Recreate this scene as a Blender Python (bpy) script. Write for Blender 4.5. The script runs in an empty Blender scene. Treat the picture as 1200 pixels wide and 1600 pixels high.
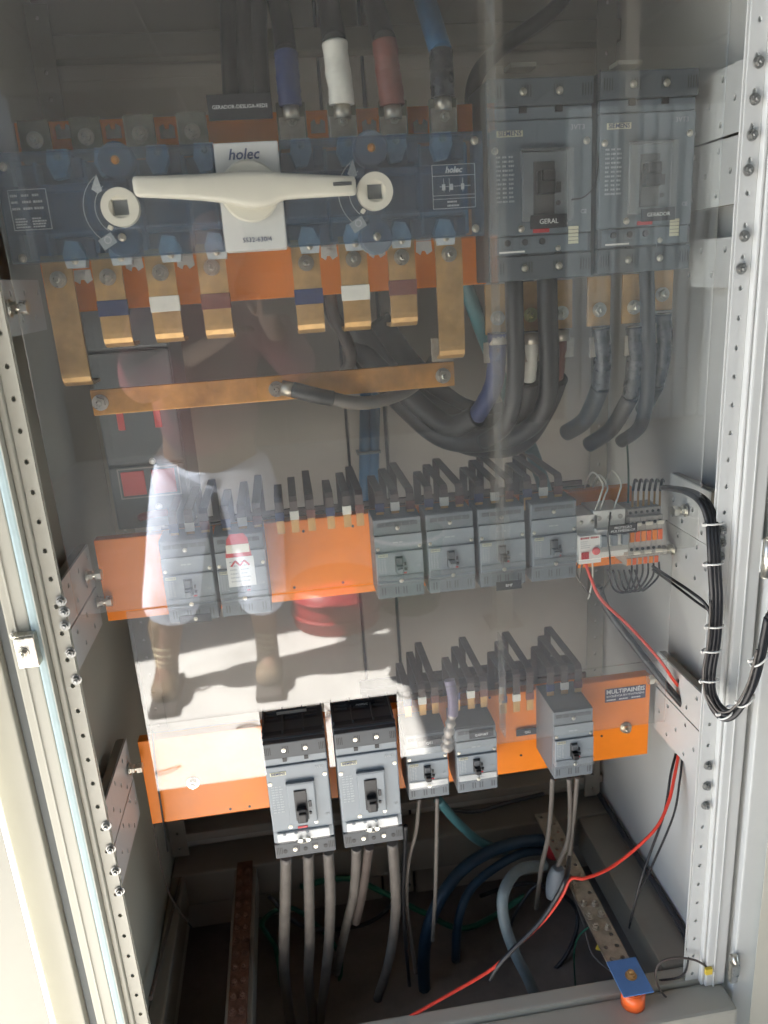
import bpy, bmesh, math, random
from mathutils import Vector, Matrix
random.seed(7)
S = bpy.context.scene
COL = S.collection
PI = math.pi
R = math.radians

# ------------------------------------------------------------------ camera
def cam_axes(p, y, r):
    cy, sy, cp, sp, cr, sr = math.cos(y), math.sin(y), math.cos(p), math.sin(p), math.cos(r), math.sin(r)
    fwd = Vector((sy*cp, cy*cp, -sp)); right = Vector((cy, -sy, 0)); down = fwd.cross(right)
    return right*cr + down*sr, -right*sr + down*cr, fwd
CR, CD, CF = cam_axes(R(17.146), R(6.693), R(3.794))
EYE = Vector((0, 0, 1.45)); FPX = 1200.0
cd = bpy.data.cameras.new('camera'); cam = bpy.data.objects.new('camera', cd); COL.objects.link(cam)
cam.matrix_world = Matrix(((CR.x, -CD.x, -CF.x, EYE.x), (CR.y, -CD.y, -CF.y, EYE.y), (CR.z, -CD.z, -CF.z, EYE.z), (0, 0, 0, 1)))
cd.sensor_fit = 'VERTICAL'; cd.sensor_height = 24; cd.lens = 24*FPX/1600; cd.clip_start = .02; cd.clip_end = 300
cd.dof.use_dof = True; cd.dof.focus_distance = 1.12; cd.dof.aperture_fstop = 3.2
S.camera = cam
# ------------------------------------------------------------------ sky, sun, exposure
SUN_EL, SUN_AZ = 56.0, 10.0            # sun stands to the left, a little behind the cabinet
w = bpy.data.worlds.new('World'); S.world = w; w.use_nodes = True
nt = w.node_tree; nt.nodes.clear()
sky = nt.nodes.new('ShaderNodeTexSky'); sky.sky_type = 'NISHITA'; sky.sun_disc = False
sky.sun_elevation = R(SUN_EL); sky.sun_rotation = R(-90 + SUN_AZ)
bg = nt.nodes.new('ShaderNodeBackground'); bg.inputs[1].default_value = .065
wo = nt.nodes.new('ShaderNodeOutputWorld'); nt.links.new(sky.outputs[0], bg.inputs[0]); nt.links.new(bg.outputs[0], wo.inputs[0])
sd = bpy.data.lights.new('sun', 'SUN'); sd.energy = 4.6; sd.angle = R(.5); sd.color = (1, .97, .93)
so = bpy.data.objects.new('sun', sd); COL.objects.link(so)
sdir = Vector((-math.cos(R(SUN_EL))*math.cos(R(SUN_AZ)), math.cos(R(SUN_EL))*math.sin(R(SUN_AZ)), math.sin(R(SUN_EL))))
so.rotation_euler = sdir.to_track_quat('Z', 'Y').to_euler(); so.location = sdir*20
S.view_settings.view_transform = 'Standard'; S.view_settings.look = 'None'; S.view_settings.gamma = 1
S.view_settings.exposure = 3.22
S.render.engine = 'CYCLES'; S.cycles.max_bounces = 10; S.cycles.transparent_max_bounces = 16
S.cycles.diffuse_bounces = 5; S.cycles.glossy_bounces = 5; S.cycles.sample_clamp_indirect = 6
S.cycles.caustics_reflective = False

# ------------------------------------------------------------------ helpers
def at(px, py, Y):
    d = CR*(px-600) + CD*(py-800) + CF*FPX; d = d/d.y
    return EYE + d*Y
def atX(px, py, X):
    d = CR*(px-600) + CD*(py-800) + CF*FPX; return EYE + d*(X/d.x)
def atZ(px, py, Z):
    d = CR*(px-600) + CD*(py-800) + CF*FPX; return EYE + d*((Z-EYE.z)/d.z)

MATS = {}
def mat(name, col, rough=.5, metal=0, var=.12, scale=30, bump=.0, col2=None, coat=0, bscale=None, thr=.5, rv=.12):
    if name in MATS: return MATS[name]
    m = bpy.data.materials.new(name); m.use_nodes = True; t = m.node_tree; b = t.nodes['Principled BSDF']
    tc = t.nodes.new('ShaderNodeTexCoord'); n = t.nodes.new('ShaderNodeTexNoise'); n.inputs['Scale'].default_value = scale
    n.inputs['Detail'].default_value = 6; n.inputs['Roughness'].default_value = .65
    t.links.new(tc.outputs['Object'], n.inputs['Vector'])
    cr = t.nodes.new('ShaderNodeValToRGB'); cr.color_ramp.elements[0].position = thr-.2; cr.color_ramp.elements[1].position = thr+.22
    c2 = col2 or tuple(max(0, c*(1-var)) for c in col); c1 = col if col2 else tuple(min(1, c*(1+var*.5)) for c in col)
    cr.color_ramp.elements[0].color = (*c2, 1); cr.color_ramp.elements[1].color = (*c1, 1)
    t.links.new(n.outputs['Fac'], cr.inputs[0]); t.links.new(cr.outputs[0], b.inputs['Base Color'])
    mr = t.nodes.new('ShaderNodeMapRange'); mr.inputs['To Min'].default_value = max(0, rough-rv); mr.inputs['To Max'].default_value = min(1, rough+rv)
    t.links.new(n.outputs['Fac'], mr.inputs['Value']); t.links.new(mr.outputs[0], b.inputs['Roughness'])
    b.inputs['Metallic'].default_value = metal; b.inputs['Coat Weight'].default_value = coat
    if bump:
        n2 = t.nodes.new('ShaderNodeTexNoise'); n2.inputs['Scale'].default_value = bscale or scale*6; n2.inputs['Detail'].default_value = 4
        t.links.new(tc.outputs['Object'], n2.inputs['Vector'])
        bp = t.nodes.new('ShaderNodeBump'); bp.inputs['Strength'].default_value = bump; bp.inputs['Distance'].default_value = .002
        t.links.new(n2.outputs['Fac'], bp.inputs['Height']); t.links.new(bp.outputs[0], b.inputs['Normal'])
    MATS[name] = m; return m
def clear_mat(name, tint, ior, rough, dust_haze, dust_haze_col=(.7, .68, .64), wave=0.0):
    m = bpy.data.materials.new(name); m.use_nodes = True; t = m.node_tree; t.nodes.clear()
    o = t.nodes.new('ShaderNodeOutputMaterial'); tr = t.nodes.new('ShaderNodeBsdfTransparent'); tr.inputs[0].default_value = (*tint, 1)
    gl = t.nodes.new('ShaderNodeBsdfGlossy'); gl.inputs['Roughness'].default_value = rough
    fr = t.nodes.new('ShaderNodeFresnel'); geo = t.nodes.new('ShaderNodeNewGeometry')
    mi = t.nodes.new('ShaderNodeMapRange'); mi.inputs['To Min'].default_value = ior; mi.inputs['To Max'].default_value = 1/ior
    t.links.new(geo.outputs['Backfacing'], mi.inputs['Value']); t.links.new(mi.outputs[0], fr.inputs['IOR'])
    mx = t.nodes.new('ShaderNodeMixShader'); t.links.new(fr.outputs[0], mx.inputs[0]); t.links.new(tr.outputs[0], mx.inputs[1]); t.links.new(gl.outputs[0], mx.inputs[2])
    tc = t.nodes.new('ShaderNodeTexCoord')
    mp = t.nodes.new('ShaderNodeMapping'); mp.inputs['Scale'].default_value = (9, 9, 1.6); t.links.new(tc.outputs['Object'], mp.inputs[0])
    n = t.nodes.new('ShaderNodeTexNoise'); n.inputs['Scale'].default_value = 2.2; n.inputs['Detail'].default_value = 9; n.inputs['Roughness'].default_value = .7
    t.links.new(mp.outputs[0], n.inputs['Vector'])
    ma = t.nodes.new('ShaderNodeMapRange'); ma.inputs['From Min'].default_value = .3; ma.inputs['From Max'].default_value = .75
    ma.inputs['To Min'].default_value = dust_haze*.6; ma.inputs['To Max'].default_value = dust_haze*1.5; t.links.new(n.outputs['Fac'], ma.inputs['Value'])
    df = t.nodes.new('ShaderNodeBsdfDiffuse'); df.inputs[0].default_value = (*dust_haze_col, 1)  # pale film: some dust, mostly a stand-in for milky lens haze
    m2 = t.nodes.new('ShaderNodeMixShader'); t.links.new(ma.outputs[0], m2.inputs[0]); t.links.new(mx.outputs[0], m2.inputs[1]); t.links.new(df.outputs[0], m2.inputs[2])
    if wave:
        n3 = t.nodes.new('ShaderNodeTexNoise'); n3.inputs['Scale'].default_value = 3.0; n3.inputs['Detail'].default_value = 1
        t.links.new(tc.outputs['Object'], n3.inputs['Vector'])
        bp = t.nodes.new('ShaderNodeBump'); bp.inputs['Strength'].default_value = wave; bp.inputs['Distance'].default_value = .01
        t.links.new(n3.outputs['Fac'], bp.inputs['Height']); t.links.new(bp.outputs[0], gl.inputs['Normal'])
    t.links.new(m2.outputs[0], o.inputs[0]); MATS[name] = m; return m

M = lambda n: MATS[n]
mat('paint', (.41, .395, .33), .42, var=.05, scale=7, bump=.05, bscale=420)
mat('paint_lit', (.60, .61, .59), .4, var=.05, scale=5, bump=.04, bscale=420)  # lighter copy of the cabinet paint, brightness from light put into the colour
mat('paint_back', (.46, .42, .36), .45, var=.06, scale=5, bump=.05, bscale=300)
mat('paint_shaded', (.25, .23, .19), .5, var=.16, scale=5, bump=.05, bscale=300)  # same paint darkened, interior shade is put into the colour
mat('orange', (.92, .25, .010), .38, var=.17, scale=5, bump=.06, bscale=200, rv=.2)
mat('breaker_light', (.235, .265, .285), .42, var=.05, scale=20, bump=.05, bscale=900)
mat('slate_light', (.125, .155, .18), .45, var=.06, scale=20, bump=.05, bscale=900)
mat('slate_mid', (.075, .09, .102), .5, var=.1, scale=20, bump=.05, bscale=900)
mat('breaker_mid', (.155, .175, .19), .5, var=.08, scale=20, bump=.05, bscale=900)
mat('breaker_dark', (.075, .082, .088), .5, var=.15, scale=25, bump=.05, bscale=900)
mat('black', (.014, .014, .015), .45, var=.3, scale=30)
mat('near_black', (.03, .032, .036), .4, var=.2, scale=30)
mat('label_black', (.012, .013, .017), .35, var=.1)
mat('print_white', (.8, .8, .78), .6, var=.02)
mat('print_grey', (.42, .45, .46), .6, var=.25, scale=400)
mat('print_dark', (.06, .08, .16), .6, var=.05)
mat('cream', (.72, .68, .57), .38, var=.06, scale=14, coat=.2)
mat('white_plastic', (.80, .79, .74), .42, var=.05, scale=20)
mat('plate_white', (.66, .66, .63), .45, var=.05, scale=9)
mat('copper', (.60, .37, .15), .45, metal=.7, var=.35, scale=26, bump=.08, bscale=180, rv=.14)
mat('copper_orange', (.68, .33, .09), .4, metal=.75, var=.5, scale=16, bump=.08, bscale=120, rv=.14)
mat('copper_dark', (.085, .06, .052), .5, metal=.2, var=.4, scale=30)
mat('palm_metal', (.20, .19, .14), .45, metal=.6, var=.3, scale=60, bump=.1)
mat('tinned', (.50, .45, .37), .4, metal=.8, var=.3, scale=60, bump=.1)
mat('zinc_shaded', (.36, .36, .34), .45, metal=.8, var=.25, scale=120)  # darker zinc copy, the shadow on the post bolts is in the colour
mat('zinc', (.72, .69, .60), .3, metal=1, var=.25, scale=120)
mat('zinc_yellow', (.62, .60, .25), .3, metal=1, var=.25, scale=120)
mat('rusty', (.20, .10, .065), .75, metal=.3, var=.6, scale=50, bump=.5)
mat('cable_black', (.014, .014, .016), .42, var=.3, scale=40, bump=.06)
mat('cable_grey', (.13, .115, .10), .5, var=.25, scale=40)
mat('cable_brown', (.085, .066, .056), .5, var=.25, scale=40)
mat('cable_blue', (.018, .12, .26), .45, var=.3, scale=20)
mat('cable_floor_blue', (.014, .042, .075), .5, var=.4, scale=20)
mat('pit', (.22, .19, .165), .9, var=.4, scale=6, bump=.3)
mat('seam', (.17, .185, .185), .7, var=.1)
mat('cable_teal', (.06, .17, .19), .45, var=.3, scale=20)
mat('cable_pale', (.17, .21, .22), .5, var=.25, scale=20)
mat('cable_green', (.01, .11, .06), .45, var=.25, scale=20)
mat('wire_red', (.75, .06, .035), .4, var=.1, scale=50)
mat('wire_white', (.72, .70, .62), .4, var=.1, scale=50)
mat('tape_blue', (.022, .035, .11), .45, var=.25, scale=60, bump=.2)
mat('tape_white', (.74, .72, .64), .5, var=.1, scale=60, bump=.2)
mat('tape_brown', (.17, .055, .04), .5, var=.25, scale=60, bump=.2)
mat('tape_black', (.018, .02, .024), .28, var=.25, scale=60, bump=.4)
mat('tape_lilac', (.20, .165, .24), .35, var=.3, scale=60, bump=.3)
mat('foil', (.38, .34, .30), .35, metal=.35, var=.4, scale=60, bump=.5)
mat('switch_wall', (.25, .30, .35), .5, var=.2, scale=30)
mat('switch_body', (.13, .165, .205), .5, var=.2, scale=30)
mat('switch_chamber', (.035, .05, .08), .5, var=.2, scale=30)
mat('switch_blade', (.55, .60, .62), .45, var=.35, scale=60)
mat('red_plastic', (.50, .035, .04), .4, var=.1)
mat('pink_plastic', (.78, .13, .13), .45, var=.12)
mat('yellow', (.75, .55, .06), .5, var=.1)
mat('insulator', (.9, .15, .03), .35, var=.08)
mat('blue_sheet', (.10, .24, .52), .4, var=.1)
mat('terminal_grey', (.42, .40, .36), .5, var=.08)
mat('gasket', (.36, .46, .47), .6, var=.1)
mat('rubber', (.045, .045, .048), .7, var=.2)
mat('pale_sticker', (.62, .60, .42), .5, var=.06)
mat('sticker_navy', (.07, .075, .13), .4, var=.1)
mat('concrete', (.62, .60, .57), .85, var=.3, scale=2.2, bump=.35, bscale=22)
mat('wall_dark', (.055, .048, .04), .8, var=.4, scale=1.5, bump=.3)
mat('gate_grey', (.46, .49, .49), .5, var=.12, scale=3)
mat('canopy', (.06, .06, .055), .7, var=.3, scale=2)
mat('denim', (.62, .68, .80), .85, var=.3, scale=22, bump=.6, bscale=500)
mat('shirt', (.12, .026, .03), .85, var=.3, scale=12, bump=.4, bscale=300)
mat('skin', (.17, .095, .06), .5, var=.12, scale=20)
mat('hair', (.02, .015, .012), .6, var=.3, scale=80, bump=.6)
mat('boot', (.15, .10, .055), .7, var=.3, scale=30, bump=.4)
mat('lace', (.5, .42, .28), .8, var=.2)
mat('sole', (.05, .04, .035), .8)
mat('bucket_green', (.02, .14, .09), .45, var=.3, scale=12)
mat('barrel_red', (.35, .02, .025), .45, var=.25, scale=8)
mat('foliage', (.05, .08, .02), .7, var=.5, scale=8)
mat('bark', (.09, .06, .04), .9, var=.4, scale=20)
clear_mat('acrylic', (.975, .98, .97), 1.82, .016, .034, wave=.06)
clear_mat('blue_cover', (.62, .745, .84), 1.5, .05, .07, (.34, .43, .53))
clear_mat('clear_cover', (.93, .94, .95), 1.5, .05, .05)

class MB:
    def __init__(s): s.bm = bmesh.new(); s.m = 0
    def _set(s, fs):
        for f in fs: f.material_index = s.m
    def box(s, x0, x1, y0, y1, z0, z1, bev=0, seg=2, rot=None):
        g = bmesh.ops.create_cube(s.bm, size=1); vs = g['verts']
        mt = Matrix.Translation(((x0+x1)/2, (y0+y1)/2, (z0+z1)/2)) @ (rot or Matrix()) @ Matrix.Diagonal((abs(x1-x0), abs(y1-y0), abs(z1-z0), 1))
        bmesh.ops.transform(s.bm, matrix=mt, verts=vs)
        fs = list({f for v in vs for f in v.link_faces}); s._set(fs)
        if bev:
            es = list({e for v in vs for e in v.link_edges})
            r = bmesh.ops.bevel(s.bm, geom=es, offset=min(bev, .45*min(abs(x1-x0), abs(y1-y0), abs(z1-z0))), segments=seg, affect='EDGES', profile=.6)
            s._set(r['faces'])
        return s
    def cyl(s, p0, p1, r, n=12, r2=None, bev=0):
        p0, p1 = Vector(p0), Vector(p1); d = p1-p0
        q = d.to_track_quat('Z', 'Y').to_matrix().to_4x4()
        g = bmesh.ops.create_cone(s.bm, cap_ends=True, segments=n, radius1=r, radius2=r if r2 is None else r2, depth=d.length)
        bmesh.ops.transform(s.bm, matrix=Matrix.Translation((p0+p1)/2) @ q, verts=g['verts'])
        fs = list({f for v in g['verts'] for f in v.link_faces}); s._set(fs)
        for f in fs:
            if len(f.verts) == 4: f.smooth = n > 8
        if bev:
            es = [e for e in {e for v in g['verts'] for e in v.link_edges} if any(len(f.verts) == n for f in e.link_faces)]
            bmesh.ops.bevel(s.bm, geom=es, offset=bev, segments=2, affect='EDGES')
        return s
    def ring(s, c, r0, r1, y0, y1, n=20):      # annulus, axis Y
        vs = []
        for k in range(n):
            a = 2*PI*k/n; ca, sa = math.cos(a), math.sin(a)
            vs.append([s.bm.verts.new((c[0]+ca*r, y, c[1]+sa*r)) for r, y in ((r0, y0), (r1, y0), (r1, y1), (r0, y1))])
        for k in range(n):
            a, b = vs[k], vs[(k+1) % n]
            for j in range(4):
                f = s.bm.faces.new((a[j], b[j], b[(j+1) % 4], a[(j+1) % 4])); f.material_index = s.m
        return s
    def prism(s, pts, y0, y1):                  # polygon in XZ extruded along Y
        a = [s.bm.verts.new((x, y0, z)) for x, z in pts]; b = [s.bm.verts.new((x, y1, z)) for x, z in pts]
        fs = [s.bm.faces.new(a), s.bm.faces.new(b[::-1])]
        n = len(pts)
        for i in range(n): fs.append(s.bm.faces.new((a[i], b[i], b[(i+1) % n], a[(i+1) % n])))
        s._set(fs); bmesh.ops.recalc_face_normals(s.bm, faces=fs); return s
    def tube(s, pts, r, n=8, smooth=True, res=6, cap=True, wob=0):
        P = [Vector(p) for p in pts]
        if smooth and len(P) > 2:
            Q = []
            for i in range(len(P)-1):
                a, b, c, d = P[max(0, i-1)], P[i], P[i+1], P[min(len(P)-1, i+2)]
                for k in range(res):
                    t = k/res
                    Q.append(.5*((2*b) + (c-a)*t + (2*a-5*b+4*c-d)*t*t + (3*b-a-3*c+d)*t**3))
            Q.append(P[-1]); P = Q
        rs = r if callable(r) else (lambda t: r)
        up = None; rings = []
        for i, p in enumerate(P):
            t = (P[min(i+1, len(P)-1)] - P[max(i-1, 0)]).normalized()
            if up is None: up = t.orthogonal().normalized()
            up = (up - t*up.dot(t)).normalized(); sd_ = t.cross(up)
            rr = rs(i/(len(P)-1)) * (1 + (random.uniform(-wob, wob) if wob else 0))
            rings.append([s.bm.verts.new(p + (up*math.cos(2*PI*k/n) + sd_*math.sin(2*PI*k/n))*rr) for k in range(n)])
        for a, b in zip(rings, rings[1:]):
            for k in range(n):
                f = s.bm.faces.new((a[k], a[(k+1) % n], b[(k+1) % n], b[k])); f.smooth = True; f.material_index = s.m
        if cap:
            for g in (rings[0][::-1], rings[-1]):
                f = s.bm.faces.new(g); f.material_index = s.m
        return s
    def ribbon(s, pts, x0, x1, t):              # flat bar: polyline in (y, z), width along X, thickness t
        P = [Vector((0, p[0], p[1])) for p in pts]; rows = []
        for i, p in enumerate(P):
            d = (P[min(i+1, len(P)-1)] - P[max(i-1, 0)]).normalized(); nn = Vector((0, -d.z, d.y))*t/2
            rows.append([s.bm.verts.new((x, q.y, q.z)) for x, q in ((x0, p-nn), (x1, p-nn), (x1, p+nn), (x0, p+nn))])
        fs = []
        for a, b in zip(rows, rows[1:]):
            for j in range(4): fs.append(s.bm.faces.new((a[j], a[(j+1) % 4], b[(j+1) % 4], b[j])))
        fs += [s.bm.faces.new(rows[0][::-1]), s.bm.faces.new(rows[-1])]; s._set(fs)
        bmesh.ops.recalc_face_normals(s.bm, faces=fs); return s
    def perf(s, o, u, v, W, H, nu, nv, r, t, skip=(), tear=0):
        """plate W x H from corner o along unit vectors u, v, with a real hole in each cell"""
        o, u, v = Vector(o), Vector(u), Vector(v); n = u.cross(v)*t; cu, cv = W/nu, H/nv
        def V(a, b, k): return s.bm.verts.new(o+u*a+v*b+n*k)
        for i in range(nu):
            for j in range(nv):
                ca, cb = (i+.5)*cu, (j+.5)*cv
                out = [(1, 0), (1, 1), (0, 1), (-1, 1), (-1, 0), (-1, -1), (0, -1), (1, -1)]
                oc = [(ca+x*cu/2, cb+y*cv/2) for x, y in out]
                if (i, j) in skip:
                    for k in (0, 1):
                        f = s.bm.faces.new([V(a, b, k) for a, b in (oc if k else oc[::-1])]); f.material_index = s.m
                    continue
                hc = [(ca+r*math.cos(k*PI/4), cb+r*math.sin(k*PI/4)*(1.0 + (tear if k in (1, 2, 3) else 0))) for k in range(8)]
                A = [V(a, b, 0) for a, b in oc]; B = [V(a, b, 0) for a, b in hc]; C = [V(a, b, 1) for a, b in oc]; D = [V(a, b, 1) for a, b in hc]
                for k in range(8):
                    q = (k+1) % 8
                    for f in ((A[k], B[k], B[q], A[q]), (C[k], C[q], D[q], D[k]), (B[k], D[k], D[q], B[q])):
                        g = s.bm.faces.new(f); g.material_index = s.m
        c = [V(0, 0, 0), V(W, 0, 0), V(W, H, 0), V(0, H, 0)]; d = [V(0, 0, 1), V(W, 0, 1), V(W, H, 1), V(0, H, 1)]
        for k in range(4):
            f = s.bm.faces.new((c[k], c[(k+1) % 4], d[(k+1) % 4], d[k])); f.material_index = s.m
        return s
    def mesh(s, name, mats):
        me = bpy.data.meshes.new(name); s.bm.to_mesh(me); s.bm.free()
        for m in (mats if isinstance(mats, (list, tuple)) else [mats]): me.materials.append(M(m))
        return me
    def build(s, name, mats, parent=None, loc=None, **kw):
        return put(name, s.mesh(name, mats), parent, loc, **kw)
def put(name, me, parent=None, loc=None, rot=None, kind=None, label=None):
    o = bpy.data.objects.new(name, me); COL.objects.link(o)
    if parent: o.parent = parent
    if loc is not None: o.location = loc
    if rot is not None: o.rotation_euler = rot
    if kind: o['kind'] = kind
    if label: o['label'] = label
    return o
def tag(o, label, cat, group=None, kind=None):
    if label: o['label'] = label
    if cat: o['category'] = cat
    if group: o['group'] = group
    if kind: o['kind'] = kind
    return o
def thing(name, label, cat, loc=(0, 0, 0), group=None, rot=None):
    o = bpy.data.objects.new(name, None); COL.objects.link(o); o.location = loc; o.empty_display_size = .05
    if rot: o.rotation_euler = rot
    return tag(o, label, cat, group)
CACHE = {}
def cached(key, fn, name, mats):
    if key not in CACHE:
        b = MB(); fn(b); CACHE[key] = b.mesh(name, mats)
    return CACHE[key]
def text_mesh(txt, size, mt, bold=0, shear=0, ext=.0002):
    k = ('T', txt, round(size, 5), mt, bold, shear)
    if k in CACHE: return CACHE[k]
    cu = bpy.data.curves.new('lettering', 'FONT'); cu.body = txt; cu.size = size; cu.align_x = 'CENTER'; cu.align_y = 'CENTER'
    cu.resolution_u = 2; cu.extrude = ext; cu.offset = bold; cu.shear = shear; cu.space_line = .95
    ob = bpy.data.objects.new('tmp', cu); COL.objects.link(ob)
    dg = bpy.context.evaluated_depsgraph_get(); dg.update()
    me = bpy.data.meshes.new_from_object(ob.evaluated_get(dg)); bpy.data.objects.remove(ob); me.name = 'lettering'
    me.materials.clear(); me.materials.append(M(mt)); CACHE[k] = me; return me
def text(txt, size, mt, parent, loc, name='lettering', **kw):
    return put(name, text_mesh(txt, size, mt, **kw), parent, loc, (PI/2, 0, 0))
def f_bolt(b):      # hex bolt, washer at y=0, pointing to -Y
    b.cyl((0, 0, 0), (0, -.0018, 0), .0105, 20); b.cyl((0, -.0018, 0), (0, -.0028, 0), .0082, 16)
    b.cyl((0, -.0028, 0), (0, -.0088, 0), .0075, 6); b.cyl((0, -.0088, 0), (0, -.013, 0), .0042, 10, bev=.0008)
def f_screw(b):     # small dome screw
    b.cyl((0, 0, 0), (0, -.0008, 0), .0036, 14); b.cyl((0, -.0008, 0), (0, -.002, 0), .0030, 14, r2=.0018); b.box(-.0024, .0024, -.00225, -.0018, -.0003, .0003)
def bolt(parent, x, y, z, s=1, m='zinc', rot=None, name='bolt'):
    o = put(name, cached(('bolt', m), f_bolt, 'bolt', m), parent, (x, y, z), rot or (0, random.uniform(0, 1), 0)); o.scale = (s, s, s); return o
def screw(parent, x, y, z, s=1, m='zinc', rot=None):
    o = put('screw', cached(('screw', m), f_screw, 'screw', m), parent, (x, y, z), rot or (0, random.uniform(0, 3), 0)); o.scale = (s, s, s); return o
def print_lines(b, x0, x1, z0, z1, y, rows, cols=1, h=.4, seed=1):
    rg = random.Random(seed); dz = (z1-z0)/rows; cw = (x1-x0)/cols
    for i in range(rows):
        for c in range(cols):
            zc = z1-(i+.5)*dz; xx = x0+c*cw; end = x0+(c+1)*cw-.12*cw
            end = xx+(end-xx)*rg.uniform(.6, 1)
            while xx < end:
                wd = min(rg.uniform(.0012, .003), end-xx)
                b.box(xx, xx+wd, y-.0002, y, zc-dz*h/2, zc+dz*h/2); xx += wd+.0006

def seg_tube(name, label, cat, secs, group=None, n=10, extra=None):
    """a cable with coloured sections: secs = [(part name or None, material, radius, [points])]"""
    base = secs[0][3][0]; t = thing(name, label, cat, base, group)
    for nm, mt, r, pts in secs:
        b = MB(); b.tube([Vector(p)-Vector(base) for p in pts], r, n); b.build(nm, mt, t)
    return t
def cable(name, label, pts, r, mt, cat='cable', group=None, n=8, kind=None):
    base = Vector(pts[0]); b = MB(); b.tube([Vector(p)-base for p in pts], r, n)
    return tag(b.build(name, mt, None, base), label, cat, group, kind)
def A(lst): return [at(*p) for p in lst]

# ------------------------------------------------------------------ the setting
b = MB()
for i in range(30):
    pass
g = bmesh.ops.create_grid(b.bm, x_segments=60, y_segments=60, size=40)
for v in b.bm.verts:
    if abs(v.co.x) > 3: continue
b.build('ground', 'concrete', kind='structure')

# ------------------------------------------------------------------ cabinet
WL, WR, YF, YB = -.338, .622, .94, 1.452
cab = thing('electrical_cabinet', 'open grey steel switchgear cabinet with perforated posts and clear front sheets', 'cabinet', (0, 0, 0))
def P(name, mats, fn, parent=None, **kw):
    b = MB(); fn(b); return b.build(name, mats, parent or cab, **kw)
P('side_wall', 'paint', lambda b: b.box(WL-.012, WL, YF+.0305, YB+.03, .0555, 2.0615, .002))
P('side_wall', 'paint_lit', lambda b: b.box(WR, WR+.012, YF+.0305, YB+.03, .0555, 2.0615, .002))
xs1, xs2 = at(541, 650, YB).x, at(602, 650, YB).x
for x0, x1, dy in ((WL+.001, xs1-.003, 0), (xs1+.003, xs2-.003, .006), (xs2+.003, WR-.001, 0)):
    P('back_panel', 'paint_back', lambda b: b.box(x0, x1, YB+dy, YB+.012+dy, .0555, 2.0615, .003))
    P('panel_edge', 'paint_back', lambda b: b.box(x0+.03, x1-.03, YB-.004+dy, YB-.0005+dy, 1.78, 1.80, .0015))
P('back_seam_backing', 'rubber', lambda b: b.box(WL, WR, YB+.02, YB+.024, .0555, 2.0615))
P('roof', 'paint_shaded', lambda b: b.box(WL-.2, WR+.2, YF, YB+.03, 2.062, 2.09, .003))
P('roof_beam', 'paint_shaded', lambda b: b.box(WL+.003, WR-.003, YF+.01, YF+.06, 1.985, 2.058, .004))
P('roof_beam', 'paint_shaded', lambda b: b.box(WL+.003, WR-.003, 1.385, 1.44, 1.90, 1.955, .004))
P('roof_beam', 'paint_shaded', lambda b: b.box(WL+.003, WR-.003, 1.40, 1.44, 1.80, 1.835, .004))
P('roof_beam', 'paint_shaded', lambda b: b.box(.42, .47, YF+.062, 1.38, 1.92, 1.97, .004))
P('roof_beam', 'paint_shaded', lambda b: b.box(-.26, -.21, YF+.062, 1.38, 1.90, 1.955, .004))
# floor frame
ZF = .28
P('floor_beam', 'paint_shaded', lambda b: b.box(WL+.002, WR-.002, 1.362, YB-.002, .20, ZF, .004))
P('floor_beam', 'paint_shaded', lambda b: b.box(WL+.002, -.308, YF+.03, 1.36, .20, ZF-.001, .004))
P('floor_beam', 'paint_shaded', lambda b: b.box(-.206, -.160, YF+.03, 1.36, .22, ZF-.002, .004))
P('floor_beam', 'paint_shaded', lambda b: b.box(.545, WR-.002, YF+.03, 1.36, .20, ZF-.001, .004))
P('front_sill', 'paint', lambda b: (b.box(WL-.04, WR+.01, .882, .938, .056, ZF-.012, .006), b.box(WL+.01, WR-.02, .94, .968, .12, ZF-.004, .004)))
P('shade_header', 'paint', lambda b: b.box(-.329, .599, YF+.006, YF+.03, 1.80, 2.055, .003))  # out-of-view panel added to keep light off the cabinet top
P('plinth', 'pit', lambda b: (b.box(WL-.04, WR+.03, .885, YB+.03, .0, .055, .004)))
P('rear_ledge', 'paint_shaded', lambda b: (b.box(WL+.003, WR-.003, 1.40, YB-.003, .33, .35, .003), b.box(-.3, .3, 1.395, 1.45, .40, .47, .006)))
# left front post: strips stepping outwards, real holes in the inner one
def strip(name, mt, x0, x1, y0, y1, z0=.27, z1=2.05, bev=.0025):
    return P(name, mt, lambda b: b.box(x0, x1, y0, y1, z0, z1, bev))
def perf_strip(name, mt, x0, x1, y, z0, z1, pitch, r=.0028):
    n = int((z1-z0)/pitch)
    P(name, mt, lambda b: b.perf((x0, y, z0), (1, 0, 0), (0, 0, 1), x1-x0, n*pitch, 1, n, r, .0025, tear=.5))
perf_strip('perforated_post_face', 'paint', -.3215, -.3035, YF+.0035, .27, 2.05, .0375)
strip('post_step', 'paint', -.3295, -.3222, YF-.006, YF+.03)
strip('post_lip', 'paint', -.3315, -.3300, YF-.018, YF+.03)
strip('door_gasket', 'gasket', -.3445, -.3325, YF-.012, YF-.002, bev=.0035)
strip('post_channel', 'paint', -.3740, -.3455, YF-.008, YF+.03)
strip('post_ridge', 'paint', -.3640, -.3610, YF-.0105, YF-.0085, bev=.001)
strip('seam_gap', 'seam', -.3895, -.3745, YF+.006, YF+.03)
strip('outer_post', 'paint', -.432, -.3900, YF-.008, YF+.03, .10, 2.08)
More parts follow.
